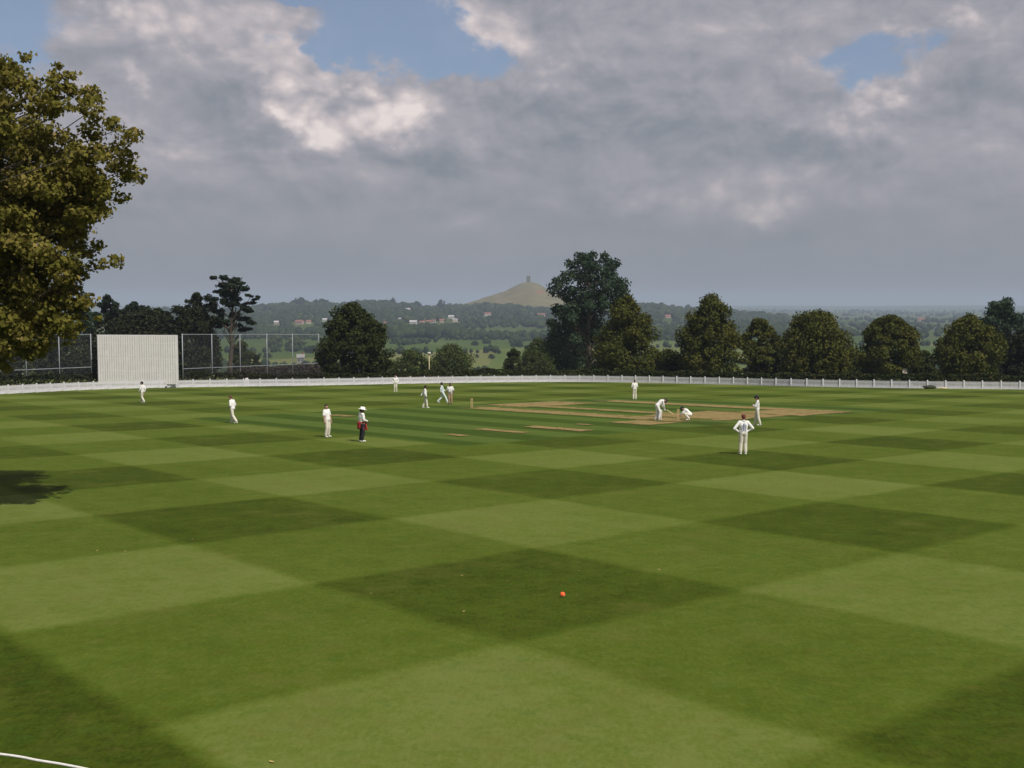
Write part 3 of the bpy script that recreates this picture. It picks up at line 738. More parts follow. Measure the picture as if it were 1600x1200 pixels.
HS = [('pink walled house half hidden by trees left of the red roofed terrace', 432, 507, 7, 'roof_pale', 'wall_pink'), ('long house with a red roof seen over the net', 468, 507, 12, 'roof_red', 'wall_pink'),
      ('small red roofed house to the right of the long red roofed one', 482, 506, 8, 'roof_red', 'wall_stone'), ('pale house against the left side of the yew', 508, 503, 7, 'roof_pale', 'wall_white'),
      ('pinkish house just right of the yew', 603, 509, 9, 'roof_red', 'wall_pink'), ('grey house above the pinkish one right of the yew', 626, 502, 7, 'roof_grey', 'wall_stone'),
      ('pale house high on the ridge right of the yew', 637, 486, 8, 'roof_pale', 'wall_stone'), ('pink house high on the ridge among trees', 678, 485, 8, 'roof_red', 'wall_pink'),
      ('white house at the left end of the bright row', 646, 507, 11, 'roof_pale', 'wall_white'), ('white house with a reddish roof, second of the bright row', 659, 507, 8, 'roof_red', 'wall_white'),
      ('red roofed house in the middle of the bright row', 670, 506, 8, 'roof_red', 'wall_stone'), ('small white house right of the middle of the bright row', 678, 505, 5, 'roof_red', 'wall_white'),
      ('dull red house at the right end of the bright row', 690, 504, 7, 'roof_red', 'wall_pink'), ('white house standing above the right end of the bright row', 705, 498, 9, 'roof_pale', 'wall_white'),
      ('stone house just below the upper white house', 710, 503, 9, 'roof_grey', 'wall_stone'), ('pale gabled house alone below the tower hill', 762, 494, 10, 'roof_red', 'wall_white'),
      ('pink house beside the tallest dark tree', 846, 496, 11, 'roof_red', 'wall_pink'), ('pink house in the gap between the two pointed lime trees', 1043, 497, 9, 'roof_red', 'wall_pink'),
      ('long reddish roof far off between the two right domed limes', 1440, 503, 11, 'roof_red', 'wall_pink'), ('white house low between the two right domed limes', 1463, 518, 7, 'roof_pale', 'wall_white'),
      ('grey low building seen through the net by the yew', 470, 567, 11, 'roof_grey', 'roof_grey'), ('small white hut on the low ground left of the tallest tree', 836, 543, 6, 'roof_pale', 'wall_white')]
HOUSE_AT = [(h_[1], h_[3], hit(h_[1], h_[2]).y) for h_ in HS]
rs = np.random.RandomState(5)
pts = []; hts = []
while len(pts) < 6500:
    y = 1480 + 1800 * rs.random(); px = 230 + 1000 * rs.random(); x = (px - 800) / F * y
    dens = .75 + .5 * math.sin(x * .011 + 2) * math.cos(y * .009 + x * .003) + (.35 if y > 2800 else 0) + (.25 if px < 740 else -.12)
    if 1650 < y < 2300 and 730 < px < 900: dens -= .45
    if any(abs(px - hx) < hw * .8 + 3 and hy - 260 < y < hy + 6 for hx, hw, hy in HOUSE_AT): continue
    if rs.random() < dens: pts.append((x, y)); hts.append((7 + 7 * rs.random() + (9 * rs.random() ** 3 if y > 2700 else 0)) * (1 + .25 * math.sin(x * .02 + y * .003)))
wood('woodland', pts, hts, 6, 'far')
pts = []; hts = []                                   # field hedges and copses on the low ground and far plain
for k in range(60):
    y0 = 620 + 1150 * rs.random(); px0 = 150 + 1400 * rs.random(); x0 = (px0 - 800) / F * y0; a = rs.choice([.1, .15, 1.35]) + rs.normal() * .1
    if 725 < px0 < 860 and y0 < 1200: continue
    for j in range(rs.randint(8, 26)):
        pts.append((x0 + math.cos(a) * j * 7 + rs.normal() * 2, y0 + math.sin(a) * j * 7 + rs.normal() * 2)); hts.append(3 + 4 * rs.random())
for k in range(1500):
    y = 3300 + 6500 * rs.random() ** 1.3; px = 980 + 680 * rs.random(); x = (px - 800) / F * y
    if math.sin(y * .004 + x * .0012) + math.sin(x * .004) > -.2: pts.append((x, y)); hts.append(8 + 6 * rs.random())
for k in range(500):
    y = 1500 + 1600 * rs.random(); px = 1130 + 520 * rs.random(); x = (px - 800) / F * y
    if math.sin(y * .009) + math.sin(x * .012) > -.1: pts.append((x, y)); hts.append(7 + 6 * rs.random())
wood('field_hedges', pts, hts, 8, 'far')

# trees one can tell apart on the ridge and the pasture
def far_tree(label, px, py, half, top_py, leaf, group, seed, Y=None):
    rs = np.random.RandomState(seed)
    b = hit(px, py) if Y is None else Vector(((px - 800) / F * Y, Y, tz((px - 800) / F * Y, Y)))
    R0 = half / F * b.y; H = max(at(px, top_py, b.y).z - b.z, R0 * .9)
    root = setp(empty('distant_tree', b), label, 'tree', group)
    C, Q = ovoid_clumps(R0, H * .18, H - R0 * .15, 26, rs, P_DOME, (.28, .42))
    P, N, S, T = clump_leaves(C, Q, 700, R0 * .28, rs)
    link('crown', leaf_mesh('crown', P, N, S, T, rs), LEAF[leaf], root)
    trunk_mb((0, 0, -.3), (0, 0, H * .7), R0 * .09, R0 * .03, [(C[i], R0 * .03) for i in range(3)], rs).build('trunk', MAT['bark'], root)
RG = 'trees standing up along the wooded ridge'
far_tree('large dark ridge tree left of the yew, its top rounded', 470, 488, 14, 466, 'far', RG, 101, 2950)
far_tree('broad ridge tree close behind the left of the yew top', 502, 488, 15, 468, 'far', RG, 102, 2950)
far_tree('ridge tree half hidden behind the pine tips', 425, 492, 9, 479, 'far', RG, 103, 2950)
far_tree('small upright ridge tree just right of the yew top', 615, 486, 5, 465, 'far', RG, 104, 2960)
far_tree('ridge tree midway between the yew and the tower hill', 652, 484, 8, 471, 'far', RG, 105, 2960)
far_tree('ridge tree on the skyline a little left of the tower hill', 690, 484, 7, 468, 'far', RG, 106, 2960)
far_tree('dark ridge tree below the left foot of the tower hill', 757, 486, 7, 472, 'far', RG, 107, 2960)
far_tree('dark ridge tree below the tower itself', 800, 486, 6, 474, 'far', RG, 108, 2960)
far_tree('rounded skyline tree just right of the cone-shaped lime', 1033, 485, 8, 473, 'far', RG, 109, 2950)
far_tree('small skyline tree between the two pointed lime trees', 1014, 485, 6, 474, 'far', RG, 110, 2950)
PG = 'trees dotted over the pale pasture'
for i, (px, py, hf, tp, lab) in enumerate([(759, 552, 4, 544, 'lone dark pasture tree nearest the pale olive bushes'), (768, 561, 5, 553, 'dark pasture tree low in the middle of the pale meadow'), (779, 553, 4, 546, 'right one of two small pasture trees side by side'),
                                         (766, 544, 4, 538, 'small pasture tree high in the pale meadow'), (745, 560, 3, 553, 'small brownish pasture tree at the left of the meadow'), (742, 540, 6, 533, 'broad pasture tree at the upper left of the meadow'),
                                         (808, 542, 9, 533, 'wide dark tree clump at the upper right of the meadow'), (760, 537, 7, 530, 'dark tree at the top edge of the meadow'), (826, 548, 7, 539, 'dark tree above the tall willowy bush'),
                                         (625, 552, 8, 540, 'rounded tree beyond the gap right of the yew'), (430, 545, 14, 528, 'pale bushy tree seen through the right net'), (462, 548, 16, 528, 'large pale tree seen through the net near the yew'),
                                         (485, 552, 9, 540, 'dark tree seen through the last bay of the net'), (418, 560, 7, 551, 'small bush beyond the net beside a pale field')]):
    far_tree(lab, px, py, hf, tp, 'willow' if i in (10, 11, 9) else 'far', PG, 120 + i)

# ------------------------------------------------------------------ houses on the hillside
def house(label, px, py, wpx, roof, wall, rz=.1, group='houses on the hillside', Y=None):
    b = hit(px, py) if Y is None else Vector(((px - 800) / F * Y, Y, tz((px - 800) / F * Y, Y)))
    L = wpx / F * b.y; D = min(9, L * .7); h = max(4.5, L * .38); rh = h * .55
    if Y is None: b.z -= .3
    root = setp(empty('house', b, rz), label, 'house', group)
    mb = MB(); mb.box((0, 0, h / 2), (L, D, h))
    mb.add([(-L / 2, -D / 2, h), (-L / 2, D / 2, h), (-L / 2, 0, h + rh), (L / 2, -D / 2, h), (L / 2, D / 2, h), (L / 2, 0, h + rh)], [(0, 2, 1), (3, 4, 5)])
    mb.build('wall', MAT[wall], root)
    mb = MB(); e = .5
    for s in (-1, 1):
        mb.add([(-L / 2 - e, s * (D / 2 + e), h - .25), (L / 2 + e, s * (D / 2 + e), h - .25), (L / 2 + e, 0, h + rh + .05), (-L / 2 - e, 0, h + rh + .05),
                (-L / 2 - e, s * (D / 2 + e), h), (L / 2 + e, s * (D / 2 + e), h), (L / 2 + e, 0, h + rh + .3), (-L / 2 - e, 0, h + rh + .3)],
               [(0, 1, 2, 3), (4, 7, 6, 5), (0, 4, 5, 1), (1, 5, 6, 2), (2, 6, 7, 3), (3, 7, 4, 0)])
    ro = mb.build('roof', MAT[roof], root)
    mb = MB(); mb.box((L * .3, 0, h + rh + .6), (1.0, 1.0, 2.0)); mb.build('chimney', MAT['roof_red'], ro)
    n = max(2, int(L / 4))
    for k in range(n):
        for zz in ((.3, .72) if h > 5 else (.5,)):
            mb = MB(); mb.box(((k + .5) / n * L - L / 2, -D / 2 - .03, h * zz), (1.3, .08, 1.3)); mb.build('window', MAT['dark_glass_and_shade'], root)
for i, h_ in enumerate(HS): house(*h_, rz=[.1, -.25, .3, -.1, .5][i % 5])

# tower on the hill
def tower():
    Y = HY; X = (825.5 - 800) / F * Y; zt = at(825.5, 431, Y).z
    zb = float(smooth_interp(np.array([X]))[0]) - 1.0; H = zt - zb; W = 9.2
    root = setp(empty('stone_tower', (X, Y, zb), .12), 'lone square stone tower on top of the bare hill', 'tower')
    mb = MB(); mb.box((0, 0, H * .45), (W, W * .9, H * .9))
    for sx in (-1, 1):
        for sy in (-1, 1):
            mb.box((sx * W * .5, sy * W * .45, H * .36), (1.8, 1.8, H * .72)); mb.box((sx * W * .49, sy * W * .44, H * .8), (1.2, 1.2, H * .16))
    mb.box((0, 0, H * .34), (W + .5, W * .9 + .5, .5)); mb.box((0, 0, H * .64), (W + .5, W * .9 + .5, .5))
    mb.build('tower_body', MAT['tower_stone'], root)
    mb = MB(); mb.box((0, 0, H * .915), (W + .7, W * .9 + .7, .06 * H))
    for k in range(4):
        for s in (-1, 1):
            mb.box((-W / 2 + .5 + k * (W - 1) / 3, s * W * .45, H * .975), (1.2, .6, H * .06)); mb.box((s * W * .5, -W * .42 + k * W * .84 / 3, H * .973), (.6, 1.1, H * .056))
    mb.build('parapet', MAT['tower_stone'], root)
    mb = MB(); A = [(-1.5, 0.2)] + [(1.5 * math.cos(t), 3.8 + 1.9 * math.sin(t)) for t in [math.pi - k * math.pi / 8 for k in range(9)]] + [(1.5, 0.2)]
    mb.prism(A, -W * .45 - .06, -W * .45 + .4); mb.build('archway', MAT['dark_glass_and_shade'], root)  # dark slab on the solid wall, painting the shade inside the open arch
    for sx in (-1, 1):
        mb = MB(); mb.prism([(sx * 1.7 - .7, H * .70), (sx * 1.7 - .7, H * .80), (sx * 1.7, H * .85), (sx * 1.7 + .7, H * .80), (sx * 1.7 + .7, H * .70)], -W * .45 - .06, -W * .45 + .4)
        mb.build('belfry_opening', MAT['dark_glass_and_shade'], root)  # unglazed opening: its inner shade is put in as a dark slab
tower()

# ------------------------------------------------------------------ white picket fence
def fence():
    seg = 1.9; pts = [fence_curve[0]]; acc = fence_curve[0]; i = 1
    while i < len(fence_curve):
        d = fence_curve[i] - acc
        if d.length >= seg: acc = acc + d.normalized() * seg; pts.append(acc.copy())
        else: i += 1
    # keep the stretch the picture can show: at most 100 bays
    pts = [p for p in pts if abs(p.x / p.y) < .53][:101]
    root = setp(empty('picket_fence', pts[0]), 'long low white picket fence curving round the far side of the field', 'fence')
    H = .86
    mb = MB(); n = 16
    for k in range(n):
        xx = .06 + (k + .5) * (seg - .12) / n; wd = .072
        mb.prism([(xx - wd / 2, .05), (xx + wd / 2, .05), (xx + wd / 2, H - .05), (xx, H), (xx - wd / 2, H - .05)], -.012, .012)
    mb.box((seg / 2, .035, .66), (seg - .1, .04, .09)); mb.box((seg / 2, .035, .30), (seg - .1, .04, .09)); mb.box((seg / 2, -.035, .12), (seg - .1, .04, .18))
    pm = mb.mesh('panel'); pm.materials.append(MAT['white_paint'])
    mb = MB(); mb.box((0, 0, .45), (.12, .12, .9)); mb.add([(-.08, -.08, .9), (.08, -.08, .9), (.08, .08, .9), (-.08, .08, .9), (0, 0, .98)], [(0, 1, 4), (1, 2, 4), (2, 3, 4), (3, 0, 4), (3, 2, 1, 0)])
    qm = mb.mesh('post'); qm.materials.append(MAT['white_paint'])
    for k, p in enumerate(pts):
        if k < 100:
            o = link('post', qm, None, root, p - pts[0])
        if k + 1 < len(pts):
            d = pts[k + 1] - p; xh = d.normalized(); zh = Vector((0, 0, 1)); yh = zh.cross(xh).normalized()
            o = link('panel', pm, None, root); 
            M3 = Matrix((xh, yh, zh)).transposed().to_4x4(); o.matrix_local = Matrix.Translation(p - pts[0]) @ M3
fence()

# ------------------------------------------------------------------ sight screen
def sight_screen():
    Yc = 127.5
    a = at(153, 560, Yc + .8); b = at(277, 560, Yc - .8)
    c = (a + b) / 2; W = (b - a).length; gz = tz(c.x, c.y); top = at(215, 523.5, Yc).z - gz
    rz = math.atan2(b.y - a.y, b.x - a.x)
    root = setp(empty('sight_screen', (c.x, c.y, gz), rz), 'tall white slatted sight screen standing behind the fence at the left', 'sight screen')
    n = 34; mb = MB(); h0 = .45
    for k in range(n):
        xx = -W / 2 + (k + .5) * W / n
        mb.box((xx, 0, (h0 + top) / 2), (W / n - .042, .03, top - h0 - .06))
    mb.build('slat_panel', MAT['screen_paint'], root)
    mb = MB()
    for zz in (h0 + .1, h0 + 1.5, h0 + 2.9, top - .9): mb.box((0, .06, zz), (W - .1, .05, .12))
    mb.box((0, .06, top - .03), (W + .1, .12, .1))
    for sx in (-1, 0, 1): mb.box((sx * (W / 2), .07, (top + .2) / 2), (.12, .08, top - .2))
    mb.build('frame', MAT['white_paint'], root)
    for sx in (-1, 1):
        mb = MB(); mb.box((sx * W * .4, .3, .22), (.12, 2.6, .12)); mb.tube([(sx * W * .4, .12, top * .75), (sx * W * .4, 1.5, .25)], .05, 6)
        lg = mb.build('leg', MAT['white_paint'], root)
        for yy in (-.9, 1.5):
            mb = MB(); mb.tube([(sx * W * .4 - .06, yy, .16), (sx * W * .4 + .06, yy, .16)], .17, 14); mb.build('wheel', MAT['rubber'], lg)
sight_screen()

# ------------------------------------------------------------------ ball-stop nets
m, g, out = new_mat('netting')
tc = g.node('ShaderNodeTexCoord'); x, y, z = g.sep(tc.outputs['Object'])
def cord(c): return g.m('LESS_THAN', g.m('FRACT', c * (1 / .05)), .055)
k = g.m('MAXIMUM', cord(x + z), cord(x - z))
d = g.node('ShaderNodeBsdfDiffuse'); d.inputs[0].default_value = (.10, .11, .12, 1); t = g.node('ShaderNodeBsdfTransparent'); mx = g.node('ShaderNodeMixShader')
g.put(mx.inputs[0], k); g.l.new(t.outputs[0], mx.inputs[1]); g.l.new(d.outputs[0], mx.inputs[2]); g.l.new(mx.outputs[0], out.inputs[0])
MAT['net'] = m
def ball_net(label, posts, Y0, Y1, rails=True):
    n = len(posts); x0, x1 = posts[0], posts[-1]
    A = Vector(((x0 - 800) / F * Y0, Y0, 0)); B = Vector(((x1 - 800) / F * Y1, Y1, 0))
    def on(px):                      # point of line A-B seen in column px
        s = (px - 800) / F; d = B - A; t = (s * A.y - A.x) / (d.x - s * d.y); return A + d * t
    rz = math.atan2(B.y - A.y, B.x - A.x); za = tz(A.x, A.y)
    root = setp(empty('ball_stop_net', (A.x, A.y, za), rz), label, 'net')
    d = (B - A); L = d.length; dh = tz(B.x, B.y) - za
    ta = at(x0, 522.5, Y0).z - za; tb = at(x1, 522.5, Y1).z - za
    for px in posts:
        p = on(px); s = (p - A).length; zz = dh * s / L
        mb = MB(); mb.tube([(s, 0, zz), (s, 0, ta + (tb - ta) * s / L + .08)], .055, 8); mb.build('post', MAT['grey_metal'], root, smooth=True)
    mb = MB(); mb.tube([(0, 0, ta), (L, 0, tb)], .035, 6); mb.build('rail', MAT['grey_metal'], root)
    ra, rb = ta * .33, dh + (tb - dh) * .38
    mb = MB(); mb.tube([(0, .07, ra), (L, .07, rb)], .045, 6); mb.build('rail', MAT['grey_metal'], root)
    mb = MB(); mb.add([(0, -.06, 0.1), (L, -.06, dh + .1), (L, -.06, tb), (0, -.06, ta)], [(0, 1, 2, 3)]); mb.build('netting', MAT['net'], root)
ball_net('grey ball-stop net on six posts between the sight screen and the dark yew', [285, 331, 375, 417, 457, 498], 134, 152)
ball_net('grey ball-stop net left of the sight screen, partly behind the lime boughs', [-72, -14, 40, 92, 142], 118, 130)

# ------------------------------------------------------------------ people
def remesh(mb, voxel, smooth_it=2):
    me = mb.mesh('tmp'); o = bpy.data.objects.new('tmp', me); col.objects.link(o)
    md = o.modifiers.new('r', 'REMESH'); md.mode = 'VOXEL'; md.voxel_size = voxel; md.use_smooth_shade = True
    dg = bpy.context.evaluated_depsgraph_get(); ev = o.evaluated_get(dg)
    res = bpy.data.meshes.new_from_object(ev)
    bpy.data.objects.remove(o, do_unlink=True); bpy.data.meshes.remove(me)
    bm = bmesh.new(); bm.from_mesh(res)
    for _ in range(smooth_it): bmesh.ops.smooth_vert(bm, verts=bm.verts, factor=.5, use_axis_x=True, use_axis_y=True, use_axis_z=True)
    bm.to_mesh(res); bm.free(); res.polygons.foreach_set('use_smooth', [True] * len(res.polygons))
    return res
def V3(*a): return Vector(a)
def base_pose():
    return dict(pel=V3(0, 0, .94), chest=V3(0, .0, 1.30), neck=V3(0, -.01, 1.47), head=V3(0, .03, 1.635), hf=V3(0, 1, 0),
                shR=V3(.18, -.01, 1.42), elR=V3(.235, -.04, 1.13), wrR=V3(.235, .05, .88), shL=V3(-.18, -.01, 1.42), elL=V3(-.235, -.04, 1.13), wrL=V3(-.235, .05, .88),
                hipR=V3(.09, 0, .91), knR=V3(.10, .03, .50), anR=V3(.11, -.03, .09), hipL=V3(-.09, 0, .91), knL=V3(-.10, .03, .50), anL=V3(-.11, -.03, .09), toeR=V3(.15, 1, 0), toeL=V3(-.15, 1, 0))
def pose(**kw):
    p = base_pose(); p.update({k: Vector(v) for k, v in kw.items()}); return p
WALK = dict(pel=(0, 0, .92), knR=(.08, .17, .50), anR=(.08, .24, .09), knL=(-.08, .02, .48), anL=(-.08, -.27, .12), elR=(.25, -.13, 1.16), wrR=(.25, -.05, .90), elL=(-.25, .04, 1.14), wrL=(-.23, .20, .95))
STRIDE = dict(pel=(0, 0, .90), knR=(.08, .24, .50), anR=(.08, .40, .09), knL=(-.08, -.06, .46), anL=(-.08, -.38, .14), elR=(.25, -.16, 1.17), wrR=(.25, -.14, .92), elL=(-.24, .06, 1.13), wrL=(-.22, .22, .98))

def person(label, px, py, rz, p, skin='skin', shirt='white_cloth', trousers='cream_cloth', shoes='shoe_white', hair='dark_hair', sleeves='long', head='hair', cap='navy', group='fielders in white', H=1.78, extra=None, stout=1.0):
    loc = gp(px, py); k = H / 1.78
    root = setp(empty('person', loc, rz), label, 'person', group); root.scale = (k * stout, k * stout, k)
    up = (p['head'] - p['neck']).normalized(); hf = (p['hf'] - up * p['hf'].dot(up)).normalized(); sd = hf.cross(up).normalized()
    HM = Matrix((sd, hf, up)).transposed()           # head frame: x right, y face, z up
    hc = p['head']
    def h(x, y, z): return hc + HM @ Vector((x, y, z))
    # ---- body, one continuous skin
    b = MB()
    b.capsule(h(0, -.025, .035), .088, h(0, .018, .025), .086); b.capsule(h(0, .02, -.02), .074, h(0, .05, -.075), .048)   # skull, jaw
    b.capsule(h(0, .085, .005), .013, h(0, .108, -.028), .016)                                                              # nose
    b.capsule(h(-.035, .088, .035), .014, h(.035, .088, .035), .014); b.capsule(h(-.02, .090, -.062), .012, h(.02, .090, -.062), .012)  # brow, lips
    for s in (-1, 1): b.capsule(h(s * .088, -.008, .02), .014, h(s * .086, -.004, -.02), .012)                              # ears
    b.capsule(p['neck'], .062, hc + HM @ Vector((0, -.02, -.05)), .056)
    ax = (p['shR'] - p['shL']).normalized(); hx = (p['hipR'] - p['hipL']).normalized()
    waist = p['pel'].lerp(p['chest'], .42)
    for s in (-1, 1):
        b.capsule(p['chest'] + ax * .075 * s, .108, waist + hx * .05 * s, .098); b.capsule(waist + hx * .05 * s, .098, p['pel'] + hx * .065 * s, .105)
    for S in 'RL':
        sgn = 1 if S == 'R' else -1
        b.capsule(p['chest'].lerp(p['neck'], .55) + ax * .05 * sgn, .070, p['sh' + S], .062)
        b.capsule(p['sh' + S], .056, p['el' + S], .043); b.capsule(p['el' + S], .043, p['wr' + S], .029)
        b.capsule(p['hip' + S], .088, p['kn' + S], .060); b.capsule(p['kn' + S], .058, p['an' + S], .040)
        t = p['toe' + S].normalized(); b.capsule(p['an' + S] - t * .03 + V3(0, 0, -.045), .034, p['an' + S] + t * .13 + V3(0, 0, -.05), .030)
        d = (p['wr' + S] - p['el' + S]).normalized(); b.capsule(p['wr' + S], .028, p['wr' + S] + d * .085, .032)            # palm
    body = remesh(b, .016, 2)
    # ---- fingers grow out of the palms
    fb = MB()
    for S in 'RL':
        d = (p['wr' + S] - p['el' + S]).normalized(); w_ = p['wr' + S]
        inn = (p['pel'].lerp(p['chest'], .4) - w_); inn = (inn - d * inn.dot(d)).normalized()
        wide = d.cross(inn).normalized()
        for i, ln in enumerate((.068, .078, .072, .056)):
            a = w_ + d * .085 + wide * (-.030 + .020 * i); c = a + d * ln * .55 + inn * .012; e = c + d * ln * .35 + inn * .028
            fb.tube([a - d * .02, a, c, e, e + inn * .012 + d * .004], [.010, .0105, .0095, .008, .005], 7)
        a = w_ + d * .03 + wide * -.028; fb.tube([a, a + d * .03 + wide * -.025 + inn * .01, a + d * .06 + wide * -.026 + inn * .028], [.013, .012, .007], 7)
    bm = bmesh.new(); bm.from_mesh(body); bm.from_mesh(fb.mesh('f', True)); bm.to_mesh(body); bm.free()
    body.name = 'body'; bo = link('body', body, MAT[skin], root)
    for s in (-1, 1):
        e = MB(); e.capsule(h(s * .034, .084, .018), .011, h(s * .034, .086, .018), .011, 8); e.build('eye', MAT['eye'], root, smooth=True)
    # ---- clothes
    c = MB(); g_ = .018
    for s in (-1, 1):
        c.capsule(p['chest'] + ax * .078 * s, .108 + g_, waist + hx * .058 * s, .102 + g_); c.capsule(waist + hx * .055 * s, .102 + g_, p['pel'] + hx * .065 * s + V3(0, 0, .02), .106 + g_)
    for S in 'RL':
        sgn = 1 if S == 'R' else -1
        c.capsule(p['chest'].lerp(p['neck'], .55) + ax * .05 * sgn, .072 + g_, p['sh' + S], .062 + g_)
        if sleeves == 'long': c.capsule(p['sh' + S], .058 + g_, p['el' + S], .046 + g_); c.capsule(p['el' + S], .046 + g_, p['el' + S].lerp(p['wr' + S], .93), .032 + g_)
        else: c.capsule(p['sh' + S], .062 + g_, p['sh' + S].lerp(p['el' + S], .78), .058 + g_)
    sh_ = link('shirt', remesh(c, .018, 2), MAT[shirt], root); sh_.data.name = 'shirt'
    cb = MB(); nd = (p['head'] - p['neck']).normalized()
    cb.tube([p['neck'] + nd * .0, p['neck'] + nd * .03], [.088, .074], 14, False); cb.build('collar', MAT[shirt], sh_, smooth=True)
    c = MB(); c.capsule(p['pel'] + hx * -.06, .122, p['pel'] + hx * .06, .122)
    for S in 'RL':
        c.capsule(p['hip' + S], .105, p['kn' + S], .086); c.capsule(p['kn' + S], .086, p['an' + S] + V3(0, 0, .03), .078)
    tr = link('trousers', remesh(c, .018, 3), MAT[trousers], root); tr.data.name = 'trousers'
    for S in 'RL':
        t = p['toe' + S].normalized(); a = p['an' + S]; lift = max(0, a.z - .09)
        c = MB(); c.capsule(a - t * .045 + V3(0, 0, -.047), .045, a + t * .08 + V3(0, 0, -.05 - lift * .3), .044); c.capsule(a + t * .06 + V3(0, 0, -.052 - lift * .3), .044, a + t * .15 + V3(0, 0, -.057 - lift * .5), .034); c.capsule(a, .052, a + V3(0, 0, -.04), .05)
        o = link('shoe', remesh(c, .014, 1), MAT[shoes], root); o.data.name = 'shoe'
    # ---- hair and headgear
    if head in ('hair', 'cap', 'hat'):
        c = MB(); c.capsule(h(0, -.036, .045), .094, h(0, .0, .058), .090); c.capsule(h(0, -.05, -.01), .080, h(0, -.04, .03), .088)
        o = link('hair', remesh(c, .014, 1), MAT[hair], root); o.data.name = 'hair'
    T4 = Matrix.Translation(hc) @ HM.to_4x4()
    if head == 'cap':
        c = MB(); c.lathe([(.105, .045), (.108, .08), (.098, .125), (.065, .155), (.01, .165)], 18, T4); c.tube([h(0, .07, .058), h(0, .13, .052), h(0, .17, .042)], [.075, .06, .03], 10)
        c.build('cap', MAT[cap], root, smooth=True)
    if head == 'hat':
        c = MB(); c.lathe([(.0, .05), (.19, .025), (.205, .03), (.19, .045), (.118, .06), (.112, .12), (.098, .155), (.06, .168), (.01, .170)], 24, T4); c.build('hat', MAT['white_cloth'], root, smooth=True)
    if extra: extra(root, p, MAT)
    return root

def belt(root, p, MAT_):
    c = MB(); pts = []
    for k in range(25):
        t = 2 * math.pi * k / 24; pts.append(p['pel'] + V3(.196 * math.cos(t), .136 * math.sin(t), .10))
    c.tube(pts, .022, 8); c.build('belt', MAT['black_cloth'], root, smooth=True)
def tied_sweater(root, p, MAT_):
    c = MB(); pts = [p['pel'] + V3(.165 * math.cos(2 * math.pi * k / 24), .115 * math.sin(2 * math.pi * k / 24), .06) for k in range(25)]
    for a, b in zip(pts, pts[1:]): c.capsule(a, .045, b, .045, 8)
    for sx, yy, ln in ((.08, -.13, .26), (-.03, -.14, .30), (-.10, -.11, .24)): c.capsule(p['pel'] + V3(sx, yy, .05), .06, p['pel'] + V3(sx * .9, yy - .01, .05 - ln), .055)
    for sx in (.06, -.05): c.capsule(p['pel'] + V3(sx, .15, .05), .05, p['pel'] + V3(sx * 2.0, .19, -.33), .04)
    c.capsule(p['pel'] + V3(.13, .0, .04), .05, p['pel'] + V3(.15, .03, -.28), .045)
    o = link('sweater', remesh(c, .016, 2), MAT['red_wool'], root); o.data.name = 'sweater'
def back_print(root, p, MAT_):
    c = MB()
    for sx, z0, z1 in ((-.012, 1.05, 1.38), (.075, 1.0, 1.34), (-.085, 1.0, 1.30)):
        ys = [-.137, -.138, -.128, -.122]
        if sx != -.012: ys = [-.137, -.138, -.128, -.124]
        zs = [z1, z0 + (z1 - z0) * .66, z0 + (z1 - z0) * .33, z0]
        wd = .022 if sx == -.012 else .009
        vs = []
        for zz, yy in zip(zs, ys): vs += [(sx - wd, yy, zz), (sx + wd, yy, zz)]
        for zz, yy in zip(zs, ys): vs += [(sx - wd, yy + .02, zz), (sx + wd, yy + .02, zz)]
        fs = []
        for i in range(3): fs += [(2 * i, 2 * i + 1, 2 * i + 3, 2 * i + 2), (8 + 2 * i, 8 + 2 * i + 2, 8 + 2 * i + 3, 8 + 2 * i + 1), (2 * i, 2 * i + 2, 10 + 2 * i, 8 + 2 * i), (2 * i + 1, 9 + 2 * i, 11 + 2 * i, 2 * i + 3)]
        fs += [(0, 8, 9, 1), (6, 7, 15, 14)]
        c.add(vs, fs)
    c.build('shirt_print', MAT['blue_print'], root)
def pads(root, p, MAT_):
    for S in 'RL':
        t = V3(0, 1, 0); c = MB()
        for sx in (-.05, 0, .05): c.capsule(p['an' + S] + t * .075 + V3(sx, 0, .03), .05, p['kn' + S] + t * .075 + V3(sx, 0, .12), .055)
        o = link('leg_pad', remesh(c, .016, 1), MAT['pad'], root); o.data.name = 'leg_pad'
def gloves(mat):
    def f(root, p, MAT_):
        for S in 'RL':
            d = (p['wr' + S] - p['el' + S]).normalized(); w_ = p['wr' + S]; c = MB()
            inn = (p['pel'].lerp(p['chest'], .4) - w_); inn = (inn - d * inn.dot(d)).normalized(); wide = d.cross(inn).normalized()
            c.capsule(w_ - d * .03, .043, w_ + d * .08, .046)
            for i in range(4): a = w_ + d * .085 + wide * (-.036 + .024 * i); c.capsule(a, .016, a + d * .06 + inn * .02, .014, 8)
            a = w_ + d * .03 - wide * .035; c.capsule(a, .018, a + d * .05 - wide * .03 + inn * .02, .015, 8)
            o = link('glove', remesh(c, .012, 1), MAT[mat], root); o.data.name = 'glove'
    return f
def both(*fs):
    def f(*a):
        for q in fs: q(*a)
    return f

